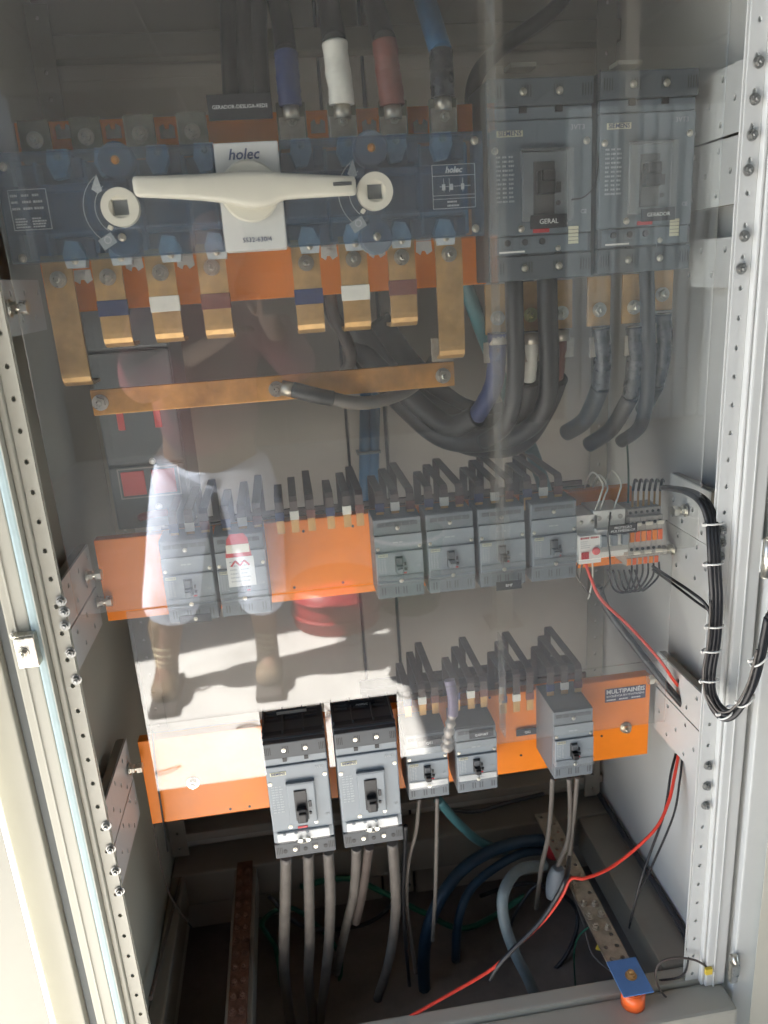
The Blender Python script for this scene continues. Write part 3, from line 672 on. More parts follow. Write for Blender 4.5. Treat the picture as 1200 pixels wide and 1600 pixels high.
# ------------------------------------------------------------------ circuit breakers
def breaker_big(label, w_, h_, d_, loc, model, trip, group, toggle='on', ext=0, red=False):
    LI, MI = ('slate_light', 'slate_mid') if trip != 'white' else ('breaker_light', 'breaker_mid')
    t = thing('circuit_breaker', label, 'circuit breaker', loc, group); h2 = w_/2; k = w_/.105
    z = lambda f: f*h_
    P('body', MI, lambda b: b.box(-h2, h2, .010, d_, 0, h_, .002), t)
    P('front_cover', LI, lambda b: (b.box(-h2+.001, h2-.001, 0, .0098, z(.235), z(.80), .002)), t)
    P('trip_zone', LI if trip == 'white' else MI, lambda b: b.box(-h2+.001, h2-.001, .0015, .0098, z(.135), z(.232), .0012), t)
    P('upper_step', LI, lambda b: b.box(-h2+.001, h2-.001, .003, .0098, z(.803), z(.865), .0015), t)
    for q0, q1 in ((.868, .998), (.002, .130)):
        c_ = put('terminal_cover', None, t, (0, 0, 0))
        P('cover_block', MI if ext == 0 else 'breaker_dark', lambda b: b.box(-h2+.0005, h2-.0005, -.001, .0098, z(q0), z(q1), .0015), c_)
        P('vent_slots', 'black', lambda b: [b.box(x-.0006, x+.0006, -.0014, -.0009, z(q0)+.3*z(.13), z(q0)+.75*z(.13)) for cc in (-.42, -.14, .16, .43) for x in [h2*2*cc+dd*.0028*k for dd in (-1.5, -.5, .5, 1.5)]], c_)
        for cc in (-.17, .17): screw(c_, w_*cc, -.0012, z(q0)+.5*z(.13), 1.0*k)
        if q0 < .5 and ext:
            [P('plug_hole', 'black', lambda b: b.cyl((w_*cc, -.0018, z(.06)), (w_*cc, -.0009, z(.06)), .0034, 12), c_) for cc in (-.33, 0, .33)]
    for cc in (-.17, .17):
        P('notch', 'black', lambda b: (b.box(w_*cc-.0035*k, w_*cc+.0035*k, -.0006, .003, z(.836), z(.866)), b.box(w_*cc-.0035*k, w_*cc+.0035*k, -.0003, .003, z(.131), z(.150))), t)
    # brand plate and model
    P('brand_plate', 'pale_sticker', lambda b: b.box(-h2+.008*k, -h2+.034*k, -.0008, .0, z(.725), z(.755), .0002, 1), t)
    text('SIEMENS', .0062*k, 'print_dark', t, (-h2+.021*k, -.0011, z(.74)), bold=.0001)
    text(model, .0068*k, 'print_grey', t, (h2-.016*k, -.0004, z(.757)))
    text('CE', .0055*k, 'print_grey', t, (h2-.009*k, -.0004, z(.34)))
    P('rating_print', 'print_grey', lambda b: print_lines(b, -h2+.007*k, -h2+.026*k, z(.40), z(.64), 0, 11, 3, .45, 11), t)
    for x, zz in ((-h2+.006*k, .66), (h2-.007*k, .69), (-.2*w_, .27), (.22*w_, .285)): screw(t, x, -.0003, z(zz), .95*k)
    # toggle
    tw, th = .023*k, .034*k*(h_/w_)/1.9; cx, cz = .01*k*.3, z(.475)
    tg = put('operating_panel', None, t, (cx, 0, cz))
    P('raised_panel', 'breaker_light', lambda b: b.box(-tw, tw, -.005, -.0005, -th, th, .0015), tg)
    P('panel_lip', MI, lambda b: b.box(-tw-.001, tw+.001, -.007, -.0005, th+.0003, th+.004, .001), tg)
    P('toggle_well', 'near_black', lambda b: b.box(-.0125*k, .009*k, -.0058, -.005, -th*.82, th*.72, .0003, 1), tg)
    up = 1 if toggle == 'on' else -1
    P('toggle', 'black', lambda b: (b.box(-.0115*k, .008*k, -.0075, -.0058, -.8*th, .7*th, .0005), b.box(-.0105*k, .0072*k, -.018, -.0058, (-.25 if up > 0 else -.75)*th, (.45 if up > 0 else -.05)*th, .003), b.box(-.0075*k, .0055*k, -.022, -.0158, (.12 if up > 0 else -.65)*th, (.45 if up > 0 else -.2)*th, .002)), tg)
    P('trip_button', 'near_black', lambda b: (b.box(.0105*k, .0155*k, -.0062, -.005, -.2*th, .12*th, .0005, 1), b.cyl((.0125*k, -.007, -.5*th), (.0125*k, -.005, -.5*th), .0024*k, 10)), tg)
    if red: P('red_flag', 'red_plastic', lambda b: b.box(-.009*k, .008*k, -.0012, -.0001, z(.245), z(.265), .0004, 1), t)
    if trip == 'white':
        tu = put('trip_unit', None, t, (0, 0, 0))
        P('setting_panel', 'white_plastic', lambda b: b.box(-h2+.007, h2-.008, -.003, .001, z(.152), z(.228), .001), tu)
        P('clear_lid', 'clear_cover', lambda b: b.box(-h2+.006, h2-.007, -.0065, -.0035, z(.149), z(.231), .001), tu)
        for x in (-.006, .006): P('seal_screw', 'zinc', lambda b: b.cyl((x, -.0105, z(.17)), (x, -.0068, z(.17)), .0042, 12, bev=.0008), tu)
        P('seal_wire', 'zinc', lambda b: b.tube([(-.012, -.008, z(.158)), (0, -.0105, z(.150)), (.012, -.008, z(.162))], .0008, 6), tu)
        P('setting_marks', MI, lambda b: [b.cyl((x, -.0036, z(.222)), (x, -.0031, z(.222)), .0028, 10) for x in (-.03, -.012, .006)], tu)
    else:
        tu = put('trip_unit', None, t, (0, 0, 0))
        P('setting_panel', LI, lambda b: b.box(-h2+.006, h2-.006, -.0015, .0012, z(.142), z(.229), .0008), tu)
        for x in (-.34, -.17, .0): P('dial', 'near_black', lambda b: b.cyl((x*w_, -.004, z(.20)), (x*w_, -.0016, z(.20)), .0042, 16, bev=.0005), tu); P('dial_frame', MI, lambda b: frame(b, x*w_-.0075, x*w_+.0075, z(.20)-.0075, z(.20)+.0075, -.0016, .0005), tu)
        P('sticker_grid', 'pale_sticker', lambda b: [b.box(.26*w_, .36*w_, -.0020, -.0016, z(.178)+i*.0045, z(.178)+i*.0045+.0038) for i in range(5)], tu)
        P('white_strip', 'white_plastic', lambda b: b.box(-.42*w_, -.17*w_, -.0022, -.0016, z(.149), z(.158)), tu)
        screw(tu, .16*w_, -.0016, z(.16), 1); screw(t, .20*w_, -.0003, z(.60), .8)
    P('clear_shield', 'clear_cover', lambda b: b.box(-tw-.004, tw+.006, -.0085, -.0078, -th-.002, th+.003, .0002, 1), tg) if trip != 'white' else None
    if ext:
        P('top_barriers', 'breaker_dark', lambda b: ([b.box(x*w_-.0012, x*w_+.0012, .02, d_-.002, h_, h_+.007) for x in (-.48, -.165, .165, .48)], [b.box(x*w_+.004, x*w_+.024, y_, y_+.004, h_, h_+.004, .001) for x in (-.48, -.165, .165) for y_ in (.062, .072, .082)], b.box(-h2+.003, h2-.003, .03, .055, h_, h_+.002), b.box(-h2, h2, .011, .018, h_-.001, h_+.0022)), t)
        P('top_face', 'near_black', lambda b: b.box(-h2+.001, h2-.001, .0185, d_-.001, h_+.0002, h_+.0015), t)
    return t
G3 = 'largest grey circuit breakers'
def zr(x, yt, yb_, Y): return at(x, yt, Y), at(x, yb_, Y)
for lab, xl, xr, yt_, yb2, nm in (('largest grey breaker with the GERAL name plate, left of the pair', 765, 926, 120, 437, 'a'), ('largest grey breaker with the GERADOR name plate, right of the pair', 942, 1090, 108, 424, 'b')):
    Y = 1.035; xm = (xl+xr)/2; a, c = zr(xm, yt_, yb2, Y); wd = at(xr, 300, Y).x-at(xl, 300, Y).x
    t = breaker_big(lab, min(wd, .139), a.z-c.z, .10, (a.x, Y, c.z), '3VT3', 'dials', G3, red=True)
label_plate('GERAL', 857, 346, 1.022, 56, 19, 'dark name plate reading GERAL on the largest left breaker', .0085)
label_plate('GERADOR', 1028, 335, 1.022, 54, 18, 'dark name plate reading GERADOR on the largest right breaker', .0068)
cable('thin_wire', 'thin black wire hanging between the two largest breakers', A([(893, 312, 1.02), (915, 306, 1.02), (932, 280, 1.03), (936, 200, 1.05), (938, 110, 1.08)]), .0011, 'cable_black', 'wire')
for i, (px, py) in enumerate(((818, 101), (985, 97))):
    p = at(px, py, 1.12)
    b = MB(); b.box(-.018, .018, 0, .03, -.003, .003, .001); tag(b.build('terminal_tab', 'cream', None, p), ('cream tab above the breaker marked GERAL', 'cream tab above the breaker marked GERADOR')[i], 'tab', 'cream tabs above the largest breakers')
G2 = 'medium grey breakers on the bottom plate'
a, c = at(460, 1157, 1.03), at(480, 1335, 1.03)
breaker_big('medium breaker with a red flag under its toggle, left on the bottom plate', .1045*.93, a.z-c.z, .0915, (at(469, 1250, 1.03).x, 1.03, c.z), '3VT2', 'white', G2, 'off', 1, True)
a, c = at(573, 1140, 1.03), at(588, 1318, 1.03)
breaker_big('medium breaker without red flag, right of the one with the red flag', .1045*.93, a.z-c.z, .0915, (at(578, 1235, 1.03).x, 1.03, c.z), '3VT2', 'white', G2, 'off', 1)
p1 = at(455, 1107, 1.10)
t = thing('name_plate', 'black name plate edge standing on the medium breaker with the red flag', 'label', (p1.x, 1.10, p1.z-.004), 'engraved name plates')
b = MB(); b.box(-.024, .024, -.0015, 0, -.004, .005, .0003, 1); b.build('plate', 'near_black', t)
b = MB(); b.box(-.024, .024, -.003, -.0017, -.003, .002, .0003, 1); b.build('pale_edge', 'terminal_grey', t)
label_plate('QGFSVC', 565, 1100, 1.098, 46, 14, 'black name plate standing on the medium breaker without red flag', .0052)

def breaker_small(label, loc, wd=.0705, h_=.128, d_=.075, white=False, group='small grey circuit breakers', red=True, state='off'):
    t = thing('circuit_breaker', label, 'circuit breaker', loc, group); h2 = wd/2
    C_ = lambda nm, mt, fn: put(nm, cached((nm, wd, h_, d_, white, state), fn, nm, mt), t, (0, 0, 0))
    z = lambda f: f*h_
    C_('body', 'breaker_mid', lambda b: b.box(-h2, h2, .0105, d_, 0, h_, .0015))
    C_('upper_block', 'breaker_mid', lambda b: b.box(-h2+.0005, h2-.0005, .006, .0103, z(.80), z(.998), .0012))
    C_('upper_slope', 'breaker_light', lambda b: b.prism([(-h2+.0005, z(.60)), (h2-.0005, z(.60)), (h2-.0005, z(.798)), (-h2+.0005, z(.798))], .0035, .0103))
    C_('front_cover', 'breaker_light', lambda b: b.box(-h2+.0005, h2-.0005, 0, .0103, z(.20), z(.597), .0015))
    C_('lower_block', 'breaker_mid', lambda b: b.box(-h2+.0005, h2-.0005, .003, .0103, z(.0), z(.195), .0012))
    C_('setting_strip', 'white_plastic' if white else 'breaker_light', lambda b: b.box(-h2+.0025, h2-.0025, -.0012, .0, z(.205), z(.30), .0006, 1))
    C_('clear_lid', 'clear_cover', lambda b: b.box(-h2+.001, h2-.001, -.0045, -.0015, z(.19), z(.315), .0006, 1))
    C_('terminal_slots', 'breaker_dark', lambda b: [b.box(x-.0055, x+.0055, .0054, .0062, z(q)-.003, z(q)+.003) for q in (.93,) for x in (-.024, -.012, 0, .012, .024)] + [b.box(x-.0009, x+.0009, .0026, .0032, z(.05), z(.14)) for x in (-.028, -.024, -.008, -.004, .004, .008, .024, .028)])
    C_('brand_plate', 'pale_sticker', lambda b: b.box(-h2+.004, -h2+.018, -.0006, 0, z(.545), z(.58)))
    put('lettering', text_mesh('SIEMENS', .0036, 'print_dark'), t, (-h2+.011, -.0009, z(.562)), (PI/2, 0, 0))
    C_('rating_print', 'print_grey', lambda b: print_lines(b, -h2+.004, -h2+.016, z(.33), z(.53), 0, 9, 3, .4, 21))
    put('lettering', text_mesh('CE', .0045, 'print_grey'), t, (h2-.008, -.0004, z(.40)), (PI/2, 0, 0))
    C_('toggle_well', 'near_black', lambda b: b.box(-.0075, .0045, -.0012, 0, z(.34), z(.54), .0003, 1))
    C_('toggle', 'breaker_mid' if state == 'grey' else 'black', lambda b: (b.box(-.0065, .0035, -.011, -.0012, z(.345), z(.44), .0012), b.box(-.0055, .0025, -.015, -.0108, z(.36), z(.42), .001)))
    C_('toggle_cap', 'breaker_dark', lambda b: b.box(-.0062, .0032, -.006, -.0012, z(.445), z(.535), .001))
    C_('trip_button', 'near_black', lambda b: (b.box(.006, .009, -.0015, 0, z(.42), z(.46)), b.box(.006, .010, -.003, 0, z(.36), z(.385))))
    for x in (-h2+.0045, h2-.0045): screw(t, x, .0033, z(.64), .75)
    screw(t, 0, .0052, z(.88), .9); screw(t, 0, -.005, z(.24), .9)
    C_('warning_mark', 'print_grey', lambda b: (b.box(-.008, -.001, .0033, .0035, z(.70), z(.715)), b.box(.001, .006, .0033, .0035, z(.70), z(.715))))
    if red: C_('red_mark', 'red_plastic', lambda b: b.box(.004, .009, -.0014, -.0001, z(.316), z(.333)))
    return t
YB1 = 1.04
mids = [(303, 962, 'small breaker at the left end of the middle row, beside the orange plate'), (385, 948, 'small breaker of the middle row wearing the red and white danger tag'),
        (628, 928, 'first small breaker right of the bare orange area in the middle row'), (708, 918, 'second small breaker right of the bare orange area in the middle row'),
        (787, 908, 'small middle-row breaker above the hanging black name plate'), (867, 899, 'small middle-row breaker next to the red and white surge protector')]
for i, (px, py, lab) in enumerate(mids):
    p = at(px, py, YB1); breaker_small(lab, (p.x, YB1, at(628, 934, YB1).z), h_=.122, d_=.063, state='grey' if i != 4 else 'off')
for px, Yb, by, lab, wh, ww in ((671.5, 1.045, 1248, 'small bottom-row breaker with the name plate QE1 above it', True, .0675), (747.5, 1.045, 1237, 'small bottom-row breaker with the lilac taped cable hanging beside it', True, .0675), (897, 1.025, 1215, 'small breaker standing alone at the right of the bottom row', False, .066)):
    p = at(px, by, Yb); breaker_small(lab, (p.x, Yb, p.z), wd=ww, h_=.118 if wh else .122, d_=.073 if wh else .093, white=wh)
# adapter boxes on top of the two bottom-row breakers, dark
for px, py, lab in ((664, 1178, 'dark sloped terminal hood behind the name plate QE1'), (745, 1167, 'dark sloped terminal hood behind the lilac taped cable')):
    Y = 1.052; p = at(px, py, Y)
    b = MB(); b.box(-.034, .034, 0, .066, 0, .022, .002); b.box(-.0335, .0335, .012, .066, .0222, .034, .003); tag(b.build('terminal_hood', 'breaker_mid', None, p), lab, 'hood', 'terminal hoods')
label_plate('QE1', 671, 1160, 1.045, 44, 13, 'black name plate reading QE1 above a small bottom-row breaker', .006)
label_plate('QGFNBT', 752, 1147, 1.045, 44, 13, 'black name plate reading QGFNBT right of the lilac taped cable', .0055)
label_plate('QE2', 824, 1143, 1.118, 42, 13, 'black name plate reading QE2 on the bare orange part of the bottom plate', .006)
label_plate('BMF', 795, 914, 1.03, 44, 16, 'black name plate hanging under a middle-row breaker right of centre', .006)
t = label_plate('', 306, 966, 1.03, 50, 14, 'black name plate hanging under the leftmost middle-row breaker', .006)
screw(t, 0, -.0018, 0, .8)
# danger tag on the second breaker of the middle row
p = at(372, 868, 1.0)
t = thing('danger_tag', 'red and white danger tag hanging on the second middle-row breaker', 'tag', p)
P('red_top', 'red_plastic', lambda b: b.prism([(-.017, -.002), (.018, -.002), (.015, .024), (.010, .031), (-.008, .031), (-.013, .024)], 0, .0008), t)
P('yellow_band', 'cream', lambda b: b.box(-.015, .016, -.0006, -.0001, .004, .016), t)
P('white_card', 'plate_white', lambda b: b.box(-.017, .020, 0, .0008, -.045, -.0025), t)
P('writing', 'print_grey', lambda b: print_lines(b, -.013, .016, -.040, -.006, -.0002, 6, 2, .3, 8), t)
P('symbol', 'red_plastic', lambda b: [b.box(-.009+i*.006, -.0065+i*.006, -.0008, -.0002, -.016, -.006, 0, rot=Matrix.Rotation(.7*(-1)**i, 4, 'Y')) for i in range(4)], t)

# ------------------------------------------------------------------ riser straps feeding the small breakers
def risers(px, py, Yf, ztop, zbot, descr, Ybk=(1.17, 1.21, 1.245), colours=('blue', 'white', 'brown'), wd=.0058, drop=.085, pitch=None):
    for (x, tp, yb) in zip(px, colours, Ybk):
        p = at(x, py, Yf)
        lab = f'dark riser strap with {tp} tape {descr}'
        t = thing('riser_strap', lab, 'strap', (p.x, Yf, zbot), 'flat riser straps behind the small breakers')
        H = ztop-zbot; D = yb-Yf
        b = MB(); b.ribbon([(0, .004), (0, H-.006), (.004, H-.001), (D-.003, H), (D, H-.004), (D, H-drop)], -wd, wd, .003); b.build('bar', 'copper_dark', t)
        b = MB(); b.ribbon([(0, -.018 if zbot < 5 else 0), (0, .0035)], -wd*.95, wd*.95, .0028); b.build('bare_end', 'copper', t)
        tz = .002
        b = MB(); b.box(-wd-.0008, wd+.0008, -.0026, .0026, tz, tz+.013, .0004, 1); b.build('tape_band', TAPE[tp], t)
ZM = at(628, 934, YB1).z
zt_m = 1.148
for xs, py, ds, Yf, zb_ in (((271, 296, 320), 820, 'above the leftmost middle-row breaker', 1.072, ZM+.124), ((352, 378, 402), 810, 'above the breaker with the danger tag', 1.072, ZM+.124),
        ((437, 460, 486), 806, 'left in front of the bare orange plate', 1.09, 1.112), ((516, 542, 562), 799, 'right in front of the bare orange plate', 1.09, 1.112),
        ((593, 617, 641), 790, 'above the first breaker right of bare orange', 1.072, ZM+.124), ((670, 694, 718), 785, 'above the second breaker right of bare orange', 1.072, ZM+.124),
        ((748, 773, 796), 775, 'above the breaker with the hanging name plate', 1.072, ZM+.124), ((824, 849, 872), 765, 'above the breaker beside the surge protector', 1.072, ZM+.124)):
    risers(xs, py, Yf, zt_m, zb_, ds)
zt_l = .818
for xs, py, ds, Yf, zb_ in (((637, 660, 680), 1100, 'above the breaker marked QE1', 1.082, .782), ((713, 736, 756), 1095, 'above the breaker right of the lilac tape', 1.082, .782),
        ((786, 807, 828), 1090, 'over the bare bottom orange plate', 1.09, .760), ((860, 882, 903), 1080, 'above the lone right bottom-row breaker', 1.082, .775)):
    risers(xs, py, Yf, zt_l, zb_, ds, (1.165, 1.20, 1.232))
# rear busbars: three per row
for row, (z_, xa, xb, ys) in enumerate(((1.071, -.22, .50, (1.173, 1.213, 1.248)), (.738, .08, .48, (1.168, 1.203, 1.235)))):
    for j, y_ in enumerate(ys):
        b = MB(); b.box(0, xb-xa, 0, .006, -.013, .013, .0006)
        o = b.build('rear_busbar', 'copper_dark' if j else 'rusty', None, (xa, y_, z_))
        tag(o, ('front', 'middle', 'rearmost')[j]+' dark busbar behind the '+('middle', 'bottom')[row]+' row of breakers', 'busbar', 'rear busbars')

# ------------------------------------------------------------------ modular devices at the right of the middle row
Ym = 1.045
def mdev(name, label, xa, xb, yt_, yb2, cat, group=None, Y=Ym):
    a, c = at((xa+xb)/2, yt_, Y), at((xa+xb)/2, yb2, Y)
    t = thing(name, label, cat, (a.x, Y, c.z), group); return t, (at(xb, (yt_+yb2)/2, Y).x-at(xa, (yt_+yb2)/2, Y).x)/2, a.z-c.z
t, hw, hh = mdev('surge_protector', 'red and white surge protector module beside the last small breaker', 901, 936, 806, 876, 'surge protector')
P('body', 'white_plastic', lambda b: (b.box(-hw, hw, .004, .055, 0, hh, .0015), b.box(-hw+.0005, hw-.0005, -.012, .0035, 0, hh*.62, .001)), t)
P('red_window', 'red_plastic', lambda b: b.box(-hw*.8, -hw*.15, -.0135, -.0122, .008, .019), t)
P('red_button', 'pink_plastic', lambda b: b.cyl((hw*.45, -.017, .020), (hw*.45, -.0122, .020), .006, 14, bev=.001), t)
P('red_heading', 'red_plastic', lambda b: print_lines(b, -hw*.9, hw*.9, hh*.54, hh*.60, -.0122, 1, 2, .6, 2), t)
P('fine_print', 'print_grey', lambda b: print_lines(b, -hw*.85, hw*.1, hh*.34, hh*.52, -.0122, 4, 1, .3, 3), t)
screw(t, -hw*.5, .0035, hh*.85, .9); screw(t, hw*.5, .0035, hh*.85, .9)
t, hw, hh = mdev('miniature_breaker', 'white three pole miniature breaker with a black name plate in front', 930, 979, 798, 872, 'circuit breaker')
P('body', 'white_plastic', lambda b: (b.box(-hw, hw, .004, .055, 0, hh, .0015), b.box(-hw+.0003, hw-.0003, -.009, .0035, hh*.14, hh*.66, .001)), t)
P('toggle_bridge', 'terminal_grey', lambda b: b.box(-hw+.001, hw-.001, -.0098, -.0092, hh*.20, hh*.31, .0002, 1), t)
for k in range(3):
    x = -hw+hw*2*(k+.5)/3
    P('toggle', 'breaker_light', lambda b: b.box(x-.0045, x+.0045, -.018, -.0092, hh*.34, hh*.56, .001), t)
    P('terminal_screw', 'terminal_grey', lambda b: b.cyl((x, .0028, hh*.85), (x, .0039, hh*.85), .0038, 12), t)
label_plate('PROTEÇÃO\nMULTIMEDIDOR', 973, 826, 1.02, 50, 17, 'black name plate reading PROTEÇÃO MULTIMEDIDOR in front of white miniature breaker', .0052)
t = thing('terminal_block', 'stack of grey and orange rail terminals at the right end of the middle row', 'terminal block', at(1008, 885, 1.045))
Ot = t.location
wt = (at(1037, 850, 1.045).x-at(985, 850, 1.045).x); ht = at(1008, 797, 1.045).z-Ot.z
for k in range(6):
    x = -wt/2+wt*(k+.5)/6; hwk = wt/12-.0002
    m_ = put('terminal', None, t, (x, 0, 0))
    b = MB(); b.box(-hwk, hwk, .010, .05, 0, ht, .0005, 1); b.box(-hwk, hwk, .002, .0098, ht*.18, ht*.88, .0005, 1); b.build('housing', 'terminal_grey', m_)
    b = MB(); b.box(-hwk*.8, hwk*.8, -.001, .0018, ht*.46, ht*.64, .0004, 1); b.box(-hwk*.7, hwk*.7, .008, .0098, 0.001, ht*.13, .0003, 1); o_ = b.build('marker', 'insulator' if k % 2 else 'orange', m_); o_['kind'] = 'stuff'
    b = MB(); b.cyl((0, .0008, ht*.78), (0, .0019, ht*.78), .0026, 10); b.cyl((0, .0008, ht*.32), (0, .0019, ht*.32), .0026, 10); b.cyl((0, .0088, ht*.94), (0, .0099, ht*.94), .0022, 10); b.build('clamp_screws', 'near_black', m_)
    if k % 2:
        b = MB(); b.box(-hwk*1.5, hwk*.9, -.003, .0006, ht*.24, ht*.30, .0004, 1); b.box(-hwk*1.5, hwk*.9, -.003, .0006, ht*.74, ht*.80, .0004, 1); b.build('jumper', 'cream', m_)
# wires around them
for i, (xa, xb_, yt_) in enumerate(((914, 934, 738), (927, 941, 742), (945, 962, 736))):
    cable('wire_loop', ('white wire loop nearest the last small breaker', 'middle white wire loop above the white miniature breaker', 'white wire loop on the right above the white miniature breaker')[i],
      A([(xa-2, 775, 1.13), (xa, 760, 1.12), ((xa+xb_)/2+2, yt_, 1.09), (xb_+8, yt_+18, 1.07), (xb_+4, 775, 1.06), (xb_-4, 797, 1.055)]), .0014, 'wire_white', 'wire', 'white wire loops')
cable('green_wire', 'thin green wire dropping behind the miniature breaker', A([(979, 680, 1.2), (982, 740, 1.12), (981, 800, 1.08)]), .0016, 'cable_green', 'wire')
for k in range(6):
    x = 989+k*8.5
    seg_tube('ferruled_wire', ['first', 'second', 'third', 'fourth', 'fifth', 'sixth'][k]+' dark wire from the left entering the top of the rail terminals', 'wire',
      [('insulation', 'cable_black', .0022, A([(x+6, 752, 1.16), (x+3, 750, 1.12), (x, 766, 1.085)])), ('ferrule', 'copper', .0017, A([(x, 764, 1.09), (x-1, 792, 1.065)]))], 'wires entering the rail terminals', 6)
    cable('drop_wire', ['first', 'second', 'third', 'fourth', 'fifth', 'sixth'][k]+' dark wire from the left looping out under the rail terminals', A([(x-2, 878, 1.07), (x-3, 900, 1.06), (x-12-k*2, 925-k, 1.06), (x-30, 920, 1.075), (x-40, 890, 1.09)]), .0016, 'cable_black', 'wire', 'wires under the rail terminals', 6)
for k, pts in enumerate(([(905, 876), (900, 895), (912, 918), (925, 930)], [(925, 872), (926, 900), (921, 930), (918, 936)], [(954, 800), (950, 840), (953, 870), (952, 905), (938, 925)], [(911, 876), (906, 905), (918, 925)])):
    cable('thin_wire', ['thin grey wire leaving the left foot of the surge protector', 'thin pale wire hanging straight under the surge protector', 'dark wire crossing in front of the white miniature breaker', 'thin grey wire looping inside the others under the surge protector'][k],
      A([(x, y, 1.02 if k == 2 else 1.055) for x, y in pts]), .0013, ('cable_grey', 'wire_white', 'cable_black', 'cable_grey')[k], 'wire', 'thin wires by the surge protector', 6)
# red and black twin wire running across to the right wall and back down
def to_wall(px, py): return atX(px, py, WR-.012)
seg_tube('red_wire', 'red wire falling diagonally from the surge protector to the right wall bracket', 'wire',
  [('upper_run', 'wire_red', .0026, A([(913, 874, 1.05), (924, 905, 1.04), (940, 937, 1.03), (985, 980, 1.03), (1030, 1030, 1.03), (1052, 1062, 1.045), (1072, 1088, 1.075)]))], None, 8)
cable('red_wire', 'red wire emerging at the right wall and sagging to the lower left of the cabinet', A([(1060, 1180, 1.085), (1054, 1212, 1.065), (1044, 1255, 1.04), (1020, 1300, 1.02), (960, 1352, 1.01), (915, 1372, 1.0), (892, 1373, 1.0), (878, 1400, 1.0), (850, 1438, .995), (790, 1495, .99), (760, 1520, .985), (700, 1555, .975), (636, 1591, .965)]), .0028, 'wire_red', 'wire')
cable('black_wire', 'black wire taped alongside the sagging red wire', A([(1056, 1178, 1.09), (1048, 1210, 1.068), (1038, 1270, 1.045), (1015, 1335, 1.03), (1000, 1380, 1.02), (985, 1440, 1.02)]), .0022, 'cable_black', 'wire', None)
cable('black_wire', 'second black wire hanging down the right wall into the dark floor', A([(1066, 1185, 1.08), (1062, 1220, 1.06), (1052, 1275, 1.045), (1020, 1350, 1.03), (996, 1400, 1.02), (983, 1450, 1.03)]), .0019, 'cable_black', 'wire')
cable('black_wire', 'thick black taped wire joining the sagging red wire in the floor', A([(890, 1340, 1.08), (885, 1370, 1.0), (868, 1405, .997), (840, 1445, .993), (800, 1485, .988), (778, 1510, .986), (765, 1532, .985)]), .0038, 'cable_black', 'wire')
cable('black_conduit', 'black conduit along the right wall behind the diagonal red wire', A([(935, 915, 1.10), (948, 950, 1.10), (985, 1000, 1.08), (1040, 1070, 1.05), (1075, 1110, 1.04), (1104, 1140, 1.03)]), .0062, 'cable_black', 'conduit')
# black harness on the right post
hr = thing('cable_harness', 'thick black cable harness with pale ties looping down the right post', 'cable harness', at(1110, 900, .93))
Oh = hr.location
main = [(1040, 762, 1.06), (1075, 768, 1.0), (1100, 785, .96), (1112, 815, .945), (1115, 850, .93), (1117, 900, .925), (1119, 940, .925), (1116, 1000, .92), (1108, 1050, .92), (1112, 1090, .915), (1130, 1116, .90), (1152, 1112, .885), (1175, 1075, .87), (1190, 1020, .86), (1202, 960, .85)]
for k, (dx, r_) in enumerate(((-6, .0042), (0, .0045), (6, .0042), (3, .004), (-3, .004))):
    b = MB(); b.tube([at(x+dx*(1 if i < 9 else .6), y+(0 if i < 9 else -dx*.9), Y+(.004 if k > 2 else 0))-Oh for i, (x, y, Y) in enumerate(main)], r_, 8); b.build('cable_strand', 'cable_black', hr)
b = MB(); b.tube([at(x-9, y, Y-.004)-Oh for x, y, Y in main[6:11]], .0016, 6); b.tube([at(x-7, y-5, Y-.006)-Oh for x, y, Y in main[9:14]], .0016, 6); b.build('pale_wire', 'cable_grey', hr)
for i, (x, y, Y) in enumerate(((1114, 818, .942), (1115, 880, .927), (1117, 978, .922), (1112, 1016, .92), (1109, 1062, .918), (1135, 1113, .898), (1165, 1094, .878), (1186, 1030, .862))):
    c = at(x, y, Y)-Oh
    b = MB(); b.tube([c+Vector((.0125*math.cos(a_)*(1 if i < 5 else .8), -.0105*math.sin(a_), .002*math.sin(a_)+(0 if i < 5 else .009*math.cos(a_)))) for a_ in [2*PI*q/12 for q in range(13)]], .0013, 6); b.box(c.x-.017, c.x-.011, c.y-.004, c.y, c.z-.002, c.z+.002); b.build('cable_tie', 'white_plastic', hr)
seg_tube('branch_cable', 'thin branch of cable joining the harness from the rail terminals', 'cable', [('strand', 'cable_black', .0024, A([(1020, 885, 1.06), (1050, 905, 1.0), (1080, 925, .96), (1103, 945, .935), (1115, 975, .925)])), ('strand', 'cable_black', .002, A([(1020, 890, 1.06), (1055, 915, 1.0), (1085, 938, .96), (1105, 952, .935)]))], None, 7)

# ------------------------------------------------------------------ cables above the changeover switch
def lug_cable(label, pts, r, tape, tape_n, mt, lug=True, kind='cable', tr=None):
    t = thing('power_cable', label, 'cable', pts[0], 'heavy power cables')
    P0 = Vector(pts[0]); Q = [Vector(p)-P0 for p in pts]
    if lug:
        b = MB(); b.tube([Q[0]+Vector((0, -.001, -.016)), Q[0]], r*.75, 12); b.box(-r*1.15, r*1.15, -.002, .002, -.040, -.012, .001); b.build('lug', 'tinned', t)
    b = MB(); b.tube(Q[:tape_n], tr or r*1.06, 14, wob=.035, res=8); b.build('tape_wrap', tape, t)
    b = MB(); b.tube(Q[tape_n-1:], r, 14); b.build('insulation', mt, t)
    return t
Y = 1.04
lug_cable('power cable wrapped in blue tape rising from the changeover switch', A([(454, 166, Y), (451, 135, Y), (449, 110, 1.045), (447, 85, 1.05), (440, 30, 1.10), (425, -40, 1.2)]), .0135, 'tape_blue', 4, 'cable_black')
